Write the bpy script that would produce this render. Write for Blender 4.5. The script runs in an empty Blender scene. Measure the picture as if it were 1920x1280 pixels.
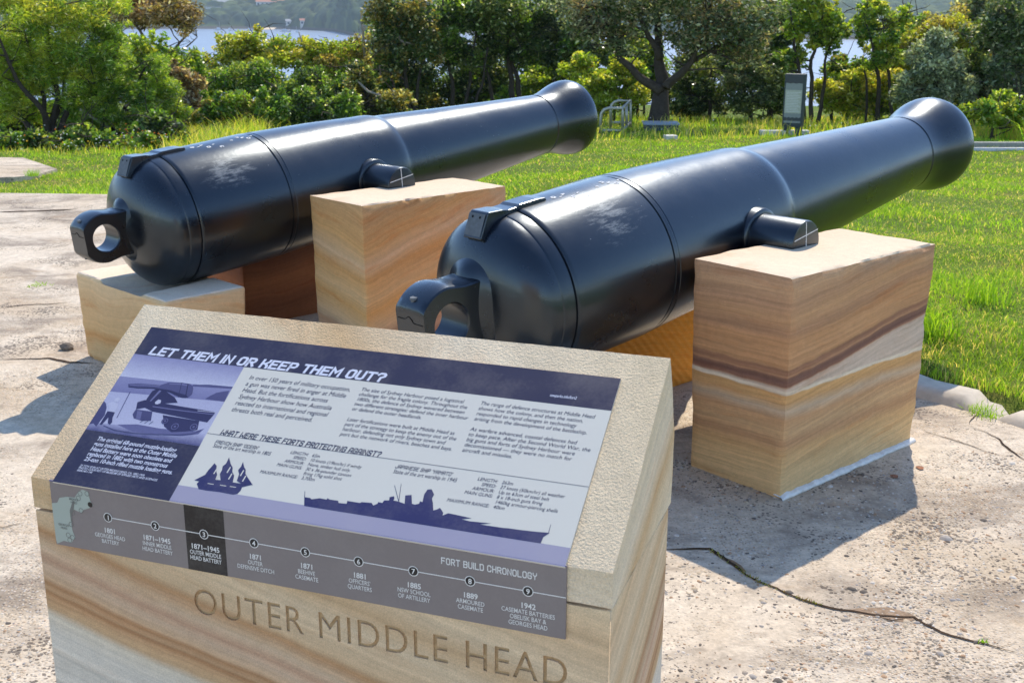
import bpy, bmesh, math, random
import numpy as np
from mathutils import Matrix, Vector, noise
R = math.radians
random.seed(7)
rng = np.random.default_rng(11)
scene = bpy.context.scene
COL = scene.collection

# ------------------------------------------------------------------ camera
FPX, PITCH, ROLL, EYE = 2168.77, R(16.08), R(0.20), 1.65
_F = Vector((0, math.cos(PITCH), -math.sin(PITCH)))
_U = Vector((0, math.sin(PITCH), math.cos(PITCH)))
_R = Vector((1, 0, 0))
CR = _R * math.cos(ROLL) + _U * math.sin(ROLL)
CU = _U * math.cos(ROLL) - _R * math.sin(ROLL)
cd = bpy.data.cameras.new("camera")
cam = bpy.data.objects.new("camera", cd)
COL.objects.link(cam)
m = Matrix((CR, CU, -_F)).transposed().to_4x4()
m.translation = (0, 0, EYE)
cam.matrix_world = m
cd.sensor_width = 36.0
cd.lens = FPX / 1920 * 36
cd.clip_start, cd.clip_end = 0.05, 12000
cd.dof.use_dof = True
cd.dof.focus_distance = 2.7
cd.dof.aperture_fstop = 16.0
scene.camera = cam

# ------------------------------------------------------------------ light
SUN_EL, SUN_AZ = R(49.5), R(17.5)          # azimuth from +Y towards +X: the sun stands behind the guns
w = bpy.data.worlds.new("World")
scene.world = w
w.use_nodes = True
wn = w.node_tree
sky = wn.nodes.new("ShaderNodeTexSky")
sky.sky_type = 'NISHITA'
sky.sun_disc = False
sky.sun_elevation = SUN_EL
sky.sun_rotation = SUN_AZ
sky.air_density, sky.dust_density, sky.ozone_density = 0.85, 0.0, 2.2
bg = wn.nodes["Background"]
bg.inputs[1].default_value = 0.15
wn.links.new(sky.outputs[0], bg.inputs[0])
sd = bpy.data.lights.new("sun", 'SUN')
sd.energy, sd.angle, sd.color = 2.6, R(0.5), (1.0, 0.90, 0.76)
sun = bpy.data.objects.new("sun", sd)
COL.objects.link(sun)
sdir = Vector((math.sin(SUN_AZ) * math.cos(SUN_EL), math.cos(SUN_AZ) * math.cos(SUN_EL), math.sin(SUN_EL)))
sun.rotation_euler = sdir.to_track_quat('Z', 'Y').to_euler()
sun.location = (0, 0, 40)
scene.view_settings.view_transform = 'Standard'
scene.view_settings.look = 'None'
scene.view_settings.gamma = 1.0
scene.view_settings.exposure = 1.0

# ------------------------------------------------------------------ helpers
def lin(r, g, b, k=1.0):
    f = lambda c: (c / 255 / 12.92 if c / 255 <= 0.04045 else ((c / 255 + 0.055) / 1.055) ** 2.4) * k
    return (f(r), f(g), f(b), 1.0)

lin0 = lin
def tag(o, label=None, cat=None, group=None, kind=None):
    for k, v in (('label', label), ('category', cat), ('group', group), ('kind', kind)):
        if v: o[k] = v
    return o

def empty(name, loc=(0, 0, 0), rz=0.0):
    o = bpy.data.objects.new(name, None)
    o.empty_display_size = 0.1
    COL.objects.link(o)
    o.location = loc
    o.rotation_euler = (0, 0, rz)
    return o

def link(name, me, mat=None, parent=None, smooth=False, sharp=None):
    o = bpy.data.objects.new(name, me)
    COL.objects.link(o)
    for mm in (mat if isinstance(mat, (list, tuple)) else [mat]):
        if mm: me.materials.append(mm)
    if parent: o.parent = parent
    if smooth:
        me.polygons.foreach_set('use_smooth', [True] * len(me.polygons))
        if sharp is not None:
            me.set_sharp_from_angle(angle=R(sharp))
    return o

class MB:
    def __init__(s): s.v, s.f, s.mi = [], [], []
    def add(s, verts, faces, mi=0):
        n = len(s.v)
        s.v += [tuple(p) for p in verts]
        s.f += [tuple(i + n for i in f) for f in faces]
        s.mi += [mi] * len(faces)
    def box(s, lo, hi, mi=0):
        x0, y0, z0 = lo; x1, y1, z1 = hi
        s.add([(x0,y0,z0),(x1,y0,z0),(x1,y1,z0),(x0,y1,z0),(x0,y0,z1),(x1,y0,z1),(x1,y1,z1),(x0,y1,z1)],
              [(3,2,1,0),(4,5,6,7),(0,1,5,4),(1,2,6,5),(2,3,7,6),(3,0,4,7)], mi)
    def tube(s, pts, rad, n=8, mi=0, cap=True):
        pts = [Vector(p) for p in pts]
        if not isinstance(rad, (list, tuple)): rad = [rad] * len(pts)
        rings = []
        prev = None
        for i, p in enumerate(pts):
            d = (pts[min(i+1, len(pts)-1)] - pts[max(i-1, 0)]).normalized()
            a = prev if prev is not None else (Vector((0,0,1)) if abs(d.z) < .9 else Vector((1,0,0)))
            x = (a - d * a.dot(d)).normalized(); prev = x
            y = d.cross(x)
            rings.append([p + (x * math.cos(2*math.pi*k/n) + y * math.sin(2*math.pi*k/n)) * rad[i] for k in range(n)])
        V = [q for r_ in rings for q in r_]
        F = [(i*n+k, i*n+(k+1) % n, (i+1)*n+(k+1) % n, (i+1)*n+k) for i in range(len(pts)-1) for k in range(n)]
        if cap:
            F.append(tuple(range(n-1, -1, -1))); F.append(tuple(range((len(pts)-1)*n, len(pts)*n)))
        s.add(V, F, mi)
    def prism(s, poly, z0, z1, ax=2, mi=0):
        """poly of 2-D points extruded between z0 and z1 along axis ax"""
        n = len(poly)
        def P(q, z): return (q[0], q[1], z) if ax == 2 else ((q[0], z, q[1]) if ax == 1 else (z, q[0], q[1]))
        s.add([P(q, z0) for q in poly] + [P(q, z1) for q in poly],
              [tuple(range(n-1, -1, -1)), tuple(range(n, 2*n))] + [(i, (i+1) % n, n+(i+1) % n, n+i) for i in range(n)], mi)
    def mesh(s, name):
        me = bpy.data.meshes.new(name)
        me.from_pydata(s.v, [], s.f)
        if any(s.mi): me.polygons.foreach_set('material_index', s.mi)
        bm = bmesh.new(); bm.from_mesh(me)
        big = [f for f in bm.faces if len(f.verts) > 4]
        if big: bmesh.ops.triangulate(bm, faces=big)
        bmesh.ops.recalc_face_normals(bm, faces=bm.faces)
        bm.to_mesh(me); bm.free()
        return me
    def build(s, name, mat=None, parent=None, smooth=False, sharp=None, bevel=0):
        o = link(name, s.mesh(name), mat, parent, smooth, sharp)
        if bevel:
            md = o.modifiers.new('bevel', 'BEVEL'); md.width = bevel; md.segments = 2; md.limit_method = 'ANGLE'; md.angle_limit = R(40)
        return o

def np_mesh(name, V, F, cols=None):
    """uniform faces (m,k) from numpy arrays, optional per-vertex colour"""
    me = bpy.data.meshes.new(name)
    k = F.shape[1]
    me.vertices.add(len(V)); me.vertices.foreach_set('co', V.astype(np.float32).ravel())
    me.loops.add(F.size); me.loops.foreach_set('vertex_index', F.astype(np.int32).ravel())
    me.polygons.add(len(F))
    me.polygons.foreach_set('loop_start', np.arange(0, F.size, k, dtype=np.int32))
    me.update(calc_edges=True)
    if cols is not None:
        at = me.color_attributes.new('tint', 'FLOAT_COLOR', 'POINT')
        c = np.ones((len(V), 4), np.float32); c[:, :3] = cols
        at.data.foreach_set('color', c.ravel())
    return me

# ---- node helpers
def newmat(name):
    mt = bpy.data.materials.new(name); mt.use_nodes = True
    nt = mt.node_tree; nt.nodes.clear()
    out = nt.nodes.new('ShaderNodeOutputMaterial')
    p = nt.nodes.new('ShaderNodeBsdfPrincipled')
    nt.links.new(p.outputs[0], out.inputs[0])
    return mt, nt, p, out

def nd(nt, typ, ins=None, **attrs):
    n = nt.nodes.new('ShaderNode' + typ)
    for k, v in attrs.items(): setattr(n, k, v)
    for k, v in (ins or {}).items():
        if hasattr(v, 'is_output') or isinstance(v, bpy.types.NodeSocket): nt.links.new(v, n.inputs[k])
        else: n.inputs[k].default_value = v
    return n

def mth(nt, op, a, b=None, c=None, clamp=False):
    n = nt.nodes.new('ShaderNodeMath'); n.operation = op; n.use_clamp = clamp
    for i, v in enumerate((a, b, c)):
        if v is None: continue
        if isinstance(v, bpy.types.NodeSocket): nt.links.new(v, n.inputs[i])
        else: n.inputs[i].default_value = v
    return n.outputs[0]

def noise_t(nt, vec, scale, detail=4, rough=.55, dist=0.0):
    n = nd(nt, 'TexNoise', {'Vector': vec, 'Scale': scale, 'Detail': detail, 'Roughness': rough, 'Distortion': dist})
    return n.outputs[0]

def ramp(nt, fac, stops, interp='LINEAR'):
    n = nt.nodes.new('ShaderNodeValToRGB'); n.color_ramp.interpolation = interp
    els = n.color_ramp.elements
    while len(els) > 1: els.remove(els[-1])
    for i, (p, c) in enumerate(stops):
        e = els[0] if i == 0 else els.new(p)
        e.position = p
        e.color = c if len(c) == 4 else (*c, 1)
    nt.links.new(fac, n.inputs[0])
    return n.outputs[0]

def mix(nt, fac, a, b, mode='MIX'):
    n = nt.nodes.new('ShaderNodeMix'); n.data_type = 'RGBA'; n.blend_type = mode; n.clamp_factor = True
    for i, v in ((0, fac), (6, a), (7, b)):
        if isinstance(v, bpy.types.NodeSocket): nt.links.new(v, n.inputs[i])
        else: n.inputs[i].default_value = v
    return n.outputs[2]

def bump(nt, h, strength, dist, prev=None):
    n = nd(nt, 'Bump', {'Height': h, 'Strength': strength, 'Distance': dist})
    if prev is not None: nt.links.new(prev, n.inputs['Normal'])
    return n.outputs[0]

def vscale(nt, vec, s):
    return nd(nt, 'VectorMath', {0: vec, 1: s}, operation='MULTIPLY').outputs[0]

def grey(v): return (v, v, v, 1)

def plain(name, c, rough=.6, spec=.4, metal=0.0, mottle=0.12, mscale=30, bmp=0.0):
    mt, nt, p, o = newmat(name)
    tc = nd(nt, 'TexCoord').outputs['Object']
    n = noise_t(nt, tc, mscale, 5)
    v = nd(nt, 'MapRange', {0: n, 1: .25, 2: .75, 3: 1 - mottle, 4: 1 + mottle}).outputs[0]
    cc = nd(nt, 'VectorMath', {0: c[:3], 'Scale': v}, operation='SCALE').outputs[0]
    nt.links.new(cc, p.inputs['Base Color'])
    p.inputs['Roughness'].default_value = rough
    p.inputs['Specular IOR Level'].default_value = spec
    p.inputs['Metallic'].default_value = metal
    if bmp: nt.links.new(bump(nt, n, bmp, .004), p.inputs['Normal'])
    return mt

def stone_mat(name, stops, kx=0., ky=0., z0=0., z1=.8, warp=.05, lam=.26, rough_bump=.25, sawn=0.0, streak=1.0, pit=0.0, seed=0.0, lower=None, iron_k=.55, pit_scale=130):
    """banded sandstone; bands lie on planes z + kx*x + ky*y in the block's own frame"""
    mt, nt, p, o = newmat(name)
    tc = nd(nt, 'TexCoord').outputs['Object']
    tc = nd(nt, 'VectorMath', {0: tc, 1: (seed, seed*1.7, 0)}, operation='ADD').outputs[0]
    d = nd(nt, 'VectorMath', {0: tc, 1: (kx, ky, 1.0)}, operation='DOT_PRODUCT').outputs['Value']
    d = mth(nt, 'SUBTRACT', d, seed*kx + seed*1.7*ky)
    n1 = noise_t(nt, tc, 2.2, 3, .5)
    n2 = noise_t(nt, tc, 9, 4, .6)
    v = mth(nt, 'ADD', d, mth(nt, 'MULTIPLY', mth(nt, 'SUBTRACT', n1, .5), warp * 2.4))
    v2 = mth(nt, 'ADD', v, mth(nt, 'MULTIPLY', mth(nt, 'SUBTRACT', n2, .5), warp * .28))
    f = nd(nt, 'MapRange', {0: v2, 1: z0, 2: z1}).outputs[0]
    lin = lambda r, g, b: lin0(r, g*.985, b*.955)
    base = ramp(nt, f, [(a, lin(*c)) for a, c in stops])
    if lower:
        zz = nd(nt, 'SeparateXYZ', {0: tc}).outputs[2]
        zz = mth(nt, 'ADD', zz, mth(nt, 'MULTIPLY', mth(nt, 'SUBTRACT', n2, .5), warp*.5))
        bl = ramp(nt, nd(nt, 'MapRange', {0: mth(nt, 'ADD', zz, mth(nt, 'MULTIPLY', mth(nt, 'SUBTRACT', n1, .5), warp*1.6)), 1: z0, 2: z1}).outputs[0], [(a, lin(*c)) for a, c in lower[1]])
        base = mix(nt, nd(nt, 'MapRange', {0: zz, 1: lower[0]-.002, 2: lower[0]+.002}).outputs[0], bl, base)
    # thin laminations that follow the bands
    cx = nd(nt, 'SeparateXYZ', {0: tc})
    lv = nd(nt, 'CombineXYZ', {0: mth(nt, 'MULTIPLY', cx.outputs[0], 1.6), 1: mth(nt, 'MULTIPLY', cx.outputs[1], 1.6), 2: mth(nt, 'MULTIPLY', v, 74*streak)}).outputs[0]
    l1 = noise_t(nt, lv, 1.0, 6, .65)
    lamv = nd(nt, 'MapRange', {0: l1, 1: .3, 2: .7, 3: 1 - lam, 4: 1 + lam * .6}).outputs[0]
    lv2 = nd(nt, 'CombineXYZ', {0: mth(nt, 'MULTIPLY', cx.outputs[0], 2.5), 1: mth(nt, 'MULTIPLY', cx.outputs[1], 2.5), 2: mth(nt, 'MULTIPLY', v, 22*streak)}).outputs[0]
    l2 = noise_t(nt, lv2, 1.0, 5, .6)
    iron = nd(nt, 'MapRange', {0: l2, 1: .56, 2: .72, 3: 0.0, 4: iron_k}).outputs[0]
    base = mix(nt, iron, base, mix(nt, 1.0, base, (.86, .56, .34, 1), 'MULTIPLY'))
    g = noise_t(nt, tc, 420, 2, .7)
    g2 = noise_t(nt, tc, 38, 5, .7)
    gv = nd(nt, 'MapRange', {0: g, 1: .25, 2: .75, 3: .80, 4: 1.18}).outputs[0]
    gv2 = nd(nt, 'MapRange', {0: g2, 1: .3, 2: .7, 3: .93, 4: 1.06}).outputs[0]
    k = mth(nt, 'MULTIPLY', mth(nt, 'MULTIPLY', lamv, gv), gv2)
    col = nd(nt, 'VectorMath', {0: base, 'Scale': k}, operation='SCALE').outputs[0]
    nt.links.new(col, p.inputs['Base Color'])
    p.inputs['Roughness'].default_value = .88
    p.inputs['Specular IOR Level'].default_value = .25
    b = bump(nt, g, .35 * rough_bump, .002)
    b = bump(nt, l1, .5 * rough_bump, .006, b)
    b = bump(nt, g2, .8 * rough_bump, .008, b)
    if pit:
        pn = noise_t(nt, tc, pit_scale, 3, .6)
        b = bump(nt, pn, pit, .006, b)
    if sawn:
        wv = nd(nt, 'TexWave', {'Vector': tc, 'Scale': 14, 'Distortion': 1.5, 'Detail': 2}, wave_type='BANDS', bands_direction='DIAGONAL').outputs[1]
        b = bump(nt, wv, sawn, .006, b)
    nt.links.new(b, p.inputs['Normal'])
    return mt

# ------------------------------------------------------------------ lie of the land
APRON = [(-9.5, 10.9), (-5.2, 10.62), (-3.4, 10.5), (-2.0, 10.25), (-.7, 9.75), (.45, 8.9), (1.0, 7.7), (1.25, 6.5), (1.5, 5.6),
         (1.790, 4.885), (1.905, 4.765), (2.04, 4.59), (2.45, 3.85), (2.8, 2.6), (3.0, .8), (2.9, -1.5), (1.5, -3.5), (-2, -4.5), (-9.5, -4.0)]
def dense(poly, step=.25):
    out = []
    n = len(poly)
    for i in range(n):
        p0, p1, p2, p3 = (np.array(poly[(i+k-1) % n], float) for k in range(4))
        L = np.linalg.norm(p2-p1); m_ = max(1, int(L/step))
        for j in range(m_):
            t = j/m_
            out.append(.5*((2*p1)+(-p0+p2)*t+(2*p0-5*p1+4*p2-p3)*t*t+(-p0+3*p1-3*p2+p3)*t**3))
    return np.array(out)
AP = dense(APRON)
def apron_dist(P):
    """signed distance to the apron edge, positive outside"""
    P = np.asarray(P, float).reshape(-1, 2)
    A = AP; B = np.roll(AP, -1, 0)
    best = np.full(len(P), 1e9); inside = np.zeros(len(P), bool)
    for a, b in zip(A, B):
        ab = b - a; t = np.clip(((P - a) @ ab) / (ab @ ab), 0, 1)
        best = np.minimum(best, np.linalg.norm(P - a - t[:, None]*ab, axis=1))
        c = (a[1] > P[:, 1]) != (b[1] > P[:, 1])
        with np.errstate(divide='ignore', invalid='ignore'):
            xi = (b[0]-a[0])*(P[:, 1]-a[1])/(b[1]-a[1]+1e-12)+a[0]
        inside ^= c & (P[:, 0] < xi)
    return np.where(inside, -best, best)
def ground_z(x, y):
    x = np.asarray(x, float); y = np.asarray(y, float)
    z = .05 - .04*np.maximum(0, y-8) - .34*np.maximum(0, y-33)
    z = z + .03*np.sin(x*.7+1)*np.sin(y*.55)*np.clip((y-5)/4, 0, 1)
    side = np.maximum(0, np.abs(x)-40)
    z = z - .22*side
    return np.maximum(z, -34.0)

def ray(px, py):
    return (_F + CR*((px-960)/FPX) - CU*((py-640)/FPX)).normalized()
def at(px, py, dist):
    """point at horizontal distance dist along the sight line through a photo pixel"""
    d = ray(px, py)
    return Vector((0, 0, EYE)) + d*(dist/math.hypot(d.x, d.y))
def on_ground(px, py):
    d = ray(px, py); k = 2.0
    for _ in range(4000):
        p = Vector((0, 0, EYE)) + d*k
        if p.z <= float(ground_z(p.x, p.y)): break
        k += .02
    return p
def inside_view(px, py): pass

# ground sheet: fine where the camera looks, coarse out to the water's edge
def axis(fine0, fine1, step, far0, far1):
    a = list(np.arange(fine0, fine1 + 1e-6, step))
    s = step; x = fine1
    while x < far1: s *= 1.25; x += s; a.append(x)
    s = step; x = fine0
    while x > far0: s *= 1.25; x -= s; a.insert(0, x)
    return np.array(a)
gx = axis(-11, 13, .16, -400, 400); gy = axis(-4, 34, .16, -400, 260)
X, Y = np.meshgrid(gx, gy)
Z = ground_z(X, Y)
near = (np.abs(X) < 14) & (Y < 15) & (Y > -6)
ds = np.full(X.shape, 9.0)
ds[near] = apron_dist(np.c_[X[near], Y[near]])
Z = np.where(ds < .23, -.10 + (Z+.10)*np.clip((ds-.03)/.2, 0, 1), Z)
lump = np.array([noise.noise(Vector((x*1.3, y*1.3, 0)))*.035 + noise.noise(Vector((x*4, y*4, 5)))*.012 for x, y in zip(X.ravel(), Y.ravel())]).reshape(X.shape)
Z += lump*np.clip((ds-.2)/.3, 0, 1)
nx, ny = len(gx), len(gy)
I = np.arange(nx*ny).reshape(ny, nx)
GF = np.stack([I[:-1, :-1], I[:-1, 1:], I[1:, 1:], I[1:, :-1]], -1).reshape(-1, 4)

def mat_soil():
    mt, nt, p, o = newmat('grassy soil')
    tc = nd(nt, 'TexCoord').outputs['Object']
    n = noise_t(nt, tc, 1.1, 5, .6); n2 = noise_t(nt, tc, 14, 5, .7); n3 = noise_t(nt, tc, 90, 3, .7)
    c = ramp(nt, n, [(.3, lin(104, 120, 40)), (.5, lin(92, 122, 34)), (.62, lin(124, 120, 62)), (.75, lin(150, 132, 92))])
    c = mix(nt, nd(nt, 'MapRange', {0: n2, 1: .4, 2: .7}).outputs[0], c, lin(70, 92, 28))
    c = mix(nt, nd(nt, 'MapRange', {0: n3, 1: .45, 2: .75, 4: .6}).outputs[0], c, lin(150, 150, 70))
    nt.links.new(c, p.inputs['Base Color'])
    p.inputs['Roughness'].default_value = .95
    p.inputs['Specular IOR Level'].default_value = .1
    nt.links.new(bump(nt, n3, .8, .02), p.inputs['Normal'])
    return mt
ground = link('ground', np_mesh('ground', np.c_[X.ravel(), Y.ravel(), Z.ravel()], GF), mat_soil(), smooth=True)
tag(ground, kind='structure')

# concrete apron
def mat_concrete():
    mt, nt, p, o = newmat('weathered concrete')
    tc = nd(nt, 'TexCoord').outputs['Object']
    cx = nd(nt, 'SeparateXYZ', {0: tc})
    big = noise_t(nt, tc, .55, 5, .6, .6)
    st = nd(nt, 'Mapping', {'Vector': tc, 'Rotation': (0, 0, R(-12)), 'Scale': (.8, 1.35, 1)}).outputs[0]
    mid = noise_t(nt, st, 1.6, 7, .68, .5)
    fine = noise_t(nt, tc, 22, 6, .7)
    c = ramp(nt, big, [(.30, lin(180, 160, 132)), (.42, lin(200, 182, 157)), (.52, lin(212, 197, 175)), (.60, lin(196, 178, 153)), (.72, lin(182, 158, 130))])
    # grey weathering in drifts
    gm = nd(nt, 'MapRange', {0: mid, 1: .49, 2: .62, 3: 0, 4: .70}).outputs[0]
    c = mix(nt, gm, c, lin(126, 112, 98))
    om = nd(nt, 'MapRange', {0: noise_t(nt, st, 2.7, 6, .7, .8), 1: .55, 2: .72, 3: 0, 4: .5}).outputs[0]
    c = mix(nt, om, c, lin(164, 134, 98))
    # worn areas where the aggregate shows
    ag = noise_t(nt, tc, 1.25, 5, .62, .4)
    agm = nd(nt, 'MapRange', {0: ag, 1: .44, 2: .58}).outputs[0]
    vor = nd(nt, 'TexVoronoi', {'Vector': tc, 'Scale': 105, 'Randomness': 1.0})
    vcol = nd(nt, 'SeparateColor', {0: vor.outputs['Color']})
    peb = ramp(nt, vcol.outputs[0], [(0, lin(92, 82, 72)), (.16, lin(150, 130, 106)), (.4, lin(190, 168, 140)), (.62, lin(208, 192, 168)), (.8, lin(172, 166, 160)), (.92, lin(226, 216, 200)), (1, lin(168, 112, 76))])
    pin = nd(nt, 'MapRange', {0: vor.outputs['Distance'], 1: .25, 2: .55, 3: 1, 4: 0}).outputs[0]
    c = mix(nt, mth(nt, 'MULTIPLY', mth(nt, 'MULTIPLY', agm, pin), .8), c, peb)
    # black lichen specks in colonies
    v2 = nd(nt, 'TexVoronoi', {'Vector': nd(nt, 'VectorMath', {0: tc, 1: nd(nt, 'VectorMath', {0: nd(nt, 'TexNoise', {'Vector': tc, 'Scale': 60}).outputs['Color'], 'Scale': .016}, operation='SCALE').outputs[0]}, operation='ADD').outputs[0], 'Scale': 62})
    colo = noise_t(nt, tc, 2.3, 5, .7, .5)
    th = nd(nt, 'MapRange', {0: colo, 1: .45, 2: .66, 3: 0, 4: .56}).outputs[0]
    sp = mth(nt, 'LESS_THAN', v2.outputs['Distance'], th)
    c = mix(nt, mth(nt, 'MULTIPLY', sp, .72), c, lin(74, 66, 60))
    fine2 = noise_t(nt, tc, 75, 4, .75)
    fv = mth(nt, 'MULTIPLY', nd(nt, 'MapRange', {0: fine, 1: .3, 2: .7, 3: .78, 4: 1.16}).outputs[0], nd(nt, 'MapRange', {0: fine2, 1: .3, 2: .7, 3: .82, 4: 1.14}).outputs[0])
    c = nd(nt, 'VectorMath', {0: c, 'Scale': fv}, operation='SCALE').outputs[0]
    nt.links.new(c, p.inputs['Base Color'])
    p.inputs['Roughness'].default_value = .9
    p.inputs['Specular IOR Level'].default_value = .25
    b = bump(nt, mth(nt, 'MULTIPLY', agm, pin), .5, .006)
    b = bump(nt, fine, .35, .007, b)
    b = bump(nt, fine2, .25, .003, b)
    b = bump(nt, mid, .3, .02, b)
    nt.links.new(b, p.inputs['Normal'])
    return mt
M_conc = mat_concrete()
mb = MB()
bm = bmesh.new()
vs = [bm.verts.new((p[0], p[1], 0)) for p in AP]
f = bm.faces.new(vs)
bmesh.ops.triangulate(bm, faces=[f])
bmesh.ops.recalc_face_normals(bm, faces=bm.faces)
if sum(fc.normal.z for fc in bm.faces) < 0: bmesh.ops.reverse_faces(bm, faces=bm.faces)
ex = bmesh.ops.extrude_face_region(bm, geom=[e for e in bm.edges if e.is_boundary])
for v in ex['geom']:
    if isinstance(v, bmesh.types.BMVert): v.co.z = -.15
me = bpy.data.meshes.new('concrete_apron'); bm.to_mesh(me); bm.free()
apron = tag(link('concrete_apron', me, M_conc), kind='structure')

# kerb lip round the apron, worn and broken in places
M_kerb = plain('kerb concrete', lin(196, 184, 166), .9, .2, mottle=.22, mscale=14, bmp=.6)
kb = []
Nn = len(AP)
i0 = min(range(Nn), key=lambda i: np.hypot(*(AP[i]-np.array([1.25, 6.5]))))
i1 = min(range(Nn), key=lambda i: np.hypot(*(AP[i]-np.array([2.8, 2.6]))))
seg = []
for i in range(i0, i1):
    for j in range(4): seg.append(AP[i]+(AP[i+1]-AP[i])*j/4)
seg = np.array(seg)
V, F = [], []
brk = min(range(len(seg)), key=lambda i: np.hypot(*(seg[i]-np.array([2.0, 4.66]))))
for i, q in enumerate(seg):
    tdir = seg[min(i+1, len(seg)-1)]-seg[max(i-1, 0)]; tdir /= np.linalg.norm(tdir); nrm = np.array([-tdir[1], tdir[0]])
    wob = noise.noise(Vector((q[0]*5, q[1]*5, 0)))*.006
    hb = .052 + noise.noise(Vector((q[0]*3, q[1]*3, 3)))*.012
    if abs(i-brk) < 2: hb = .012
    wd = .15 + wob*1.5 - (.04 if i > brk else 0)
    hb -= .020 if i > brk else 0
    prof = [(-.03+wob, -.01), (-.012+wob, hb*.55), (.012+wob, hb*.93), (.035, hb), (wd-.02, hb+.002), (wd, hb-.015), (wd+.02, -.06)]
    for o_, h_ in prof: V.append((q[0]+nrm[0]*o_, q[1]+nrm[1]*o_, h_))
k = 7
for i in range(len(seg)-1):
    for j in range(k-1): F.append((i*k+j, i*k+j+1, (i+1)*k+j+1, (i+1)*k+j))
mb = MB(); mb.add(V, F)
kerb = mb.build('kerb', M_kerb, None, smooth=True, sharp=50)
# the curve runs clockwise round the slab: put the lip on the outer side
tag(kerb, kind='structure')

# cracks in the slab
M_crack = plain('crack soil', lin(70, 55, 42), .95, .1, mottle=.5, mscale=40)  # dark brown colour of the crack ribbons
def crack(pts, wmin, wmax, name='crack', z=.003):
    P = []
    for a, b in zip(pts[:-1], pts[1:]):
        a, b = np.array(a), np.array(b); n = max(2, int(np.linalg.norm(b-a)/.02))
        for j in range(n): P.append(a+(b-a)*j/n)
    P = np.array(P)
    V, F = [], []
    for i, q in enumerate(P):
        t = P[min(i+1, len(P)-1)]-P[max(i-1, 0)]; t /= np.linalg.norm(t)+1e-9; nn = np.array([-t[1], t[0]])
        o = noise.noise(Vector((q[0]*7, q[1]*7, 1)))*.016+noise.noise(Vector((q[0]*25, q[1]*25, 2)))*.007
        ww = wmin+(wmax-wmin)*max(.3, .5+noise.noise(Vector((q[0]*4, q[1]*4, 9)))*1.3)
        ww *= min(1, i/6+.1, (len(P)-1-i)/6+.1)
        a = q+nn*(o+ww); b = q+nn*(o-ww)
        V += [(a[0], a[1], z), (b[0], b[1], z)]
    F = [(2*i, 2*i+1, 2*i+3, 2*i+2) for i in range(len(P)-1)]
    mb = MB(); mb.add(V, F)
    return mb.build(name, M_crack, apron)
def G(px, py):
    d = ray(px, py); k = -EYE/d.z
    return (d.x*k, d.y*k)
crack([G(*q) for q in [(1235, 1030), (1262, 1030), (1330, 1030), (1385, 1066), (1420, 1090), (1500, 1124), (1545, 1136), (1580, 1143), (1640, 1150), (1712, 1158), (1750, 1178), (1800, 1196), (1850, 1212), (1930, 1232)]], .0018, .008)
crack([G(*q) for q in [(1640, 1152), (1672, 1162), (1710, 1158)]], .003, .009)
crack([G(*q) for q in [(1872, 1218), (1925, 1206)]], .002, .005)
crack([G(*q) for q in [(1727, 806), (1780, 822), (1830, 842), (1866, 854)]], .001, .004)
crack([G(*q) for q in [(1834, 774), (1818, 786), (1815, 800)]], .002, .008)
crack([G(*q) for q in [(1815, 799), (1850, 812), (1872, 824), (1895, 845), (1930, 870)]], .0015, .006)
crack([G(*q) for q in [(1872, 826), (1925, 820)]], .001, .004)
crack([G(*q) for q in [(-10, 578), (30, 574), (90, 570), (140, 566)]], .003, .010)
crack([G(*q) for q in [(-10, 675), (40, 673), (90, 673), (130, 680), (190, 682)]], .003, .011)
crack([G(*q) for q in [(-10, 990), (60, 978)]], .002, .007)
crack([G(*q) for q in [(-10, 398), (80, 396), (150, 392)]], .008, .03)
crack([G(*q) for q in [(1265, 760), (1295, 766)]], .003, .012)
def spall(name, px, mat, z):
    b = MB(); b.add([(*G(*q), z) for q in px], [tuple(range(len(px)))]); return b.build(name, mat, apron)
spall('spall', [(1590, 1143), (1612, 1140), (1640, 1139), (1664, 1138), (1690, 1145), (1712, 1152), (1722, 1160), (1700, 1166), (1672, 1164), (1655, 1158), (1630, 1156), (1606, 1149)], plain('spalled concrete', lin(148, 126, 104), .95, .1, mottle=.35, mscale=60, bmp=1), .0012)
spall('spall', [(1362, 1046), (1374, 1050), (1390, 1060), (1398, 1070), (1386, 1070), (1370, 1058)], plain('spalled edge', lin(134, 110, 84), .95, .1, mottle=.35, mscale=60, bmp=1), .0012)
mb = MB()
for q in [(1725, 878), (1677, 894)]:
    c = G(*q)
    mb.add([(c[0]+math.cos(a)*.014*(1+.2*math.sin(3*a)), c[1]+math.sin(a)*.018, .004) for a in np.linspace(0, 2*math.pi, 14)[:-1]], [tuple(range(13))])
mb.build('rust_stain', plain('rust', lin(150, 104, 78), .9, .2, mottle=.4, mscale=90), apron)

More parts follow.
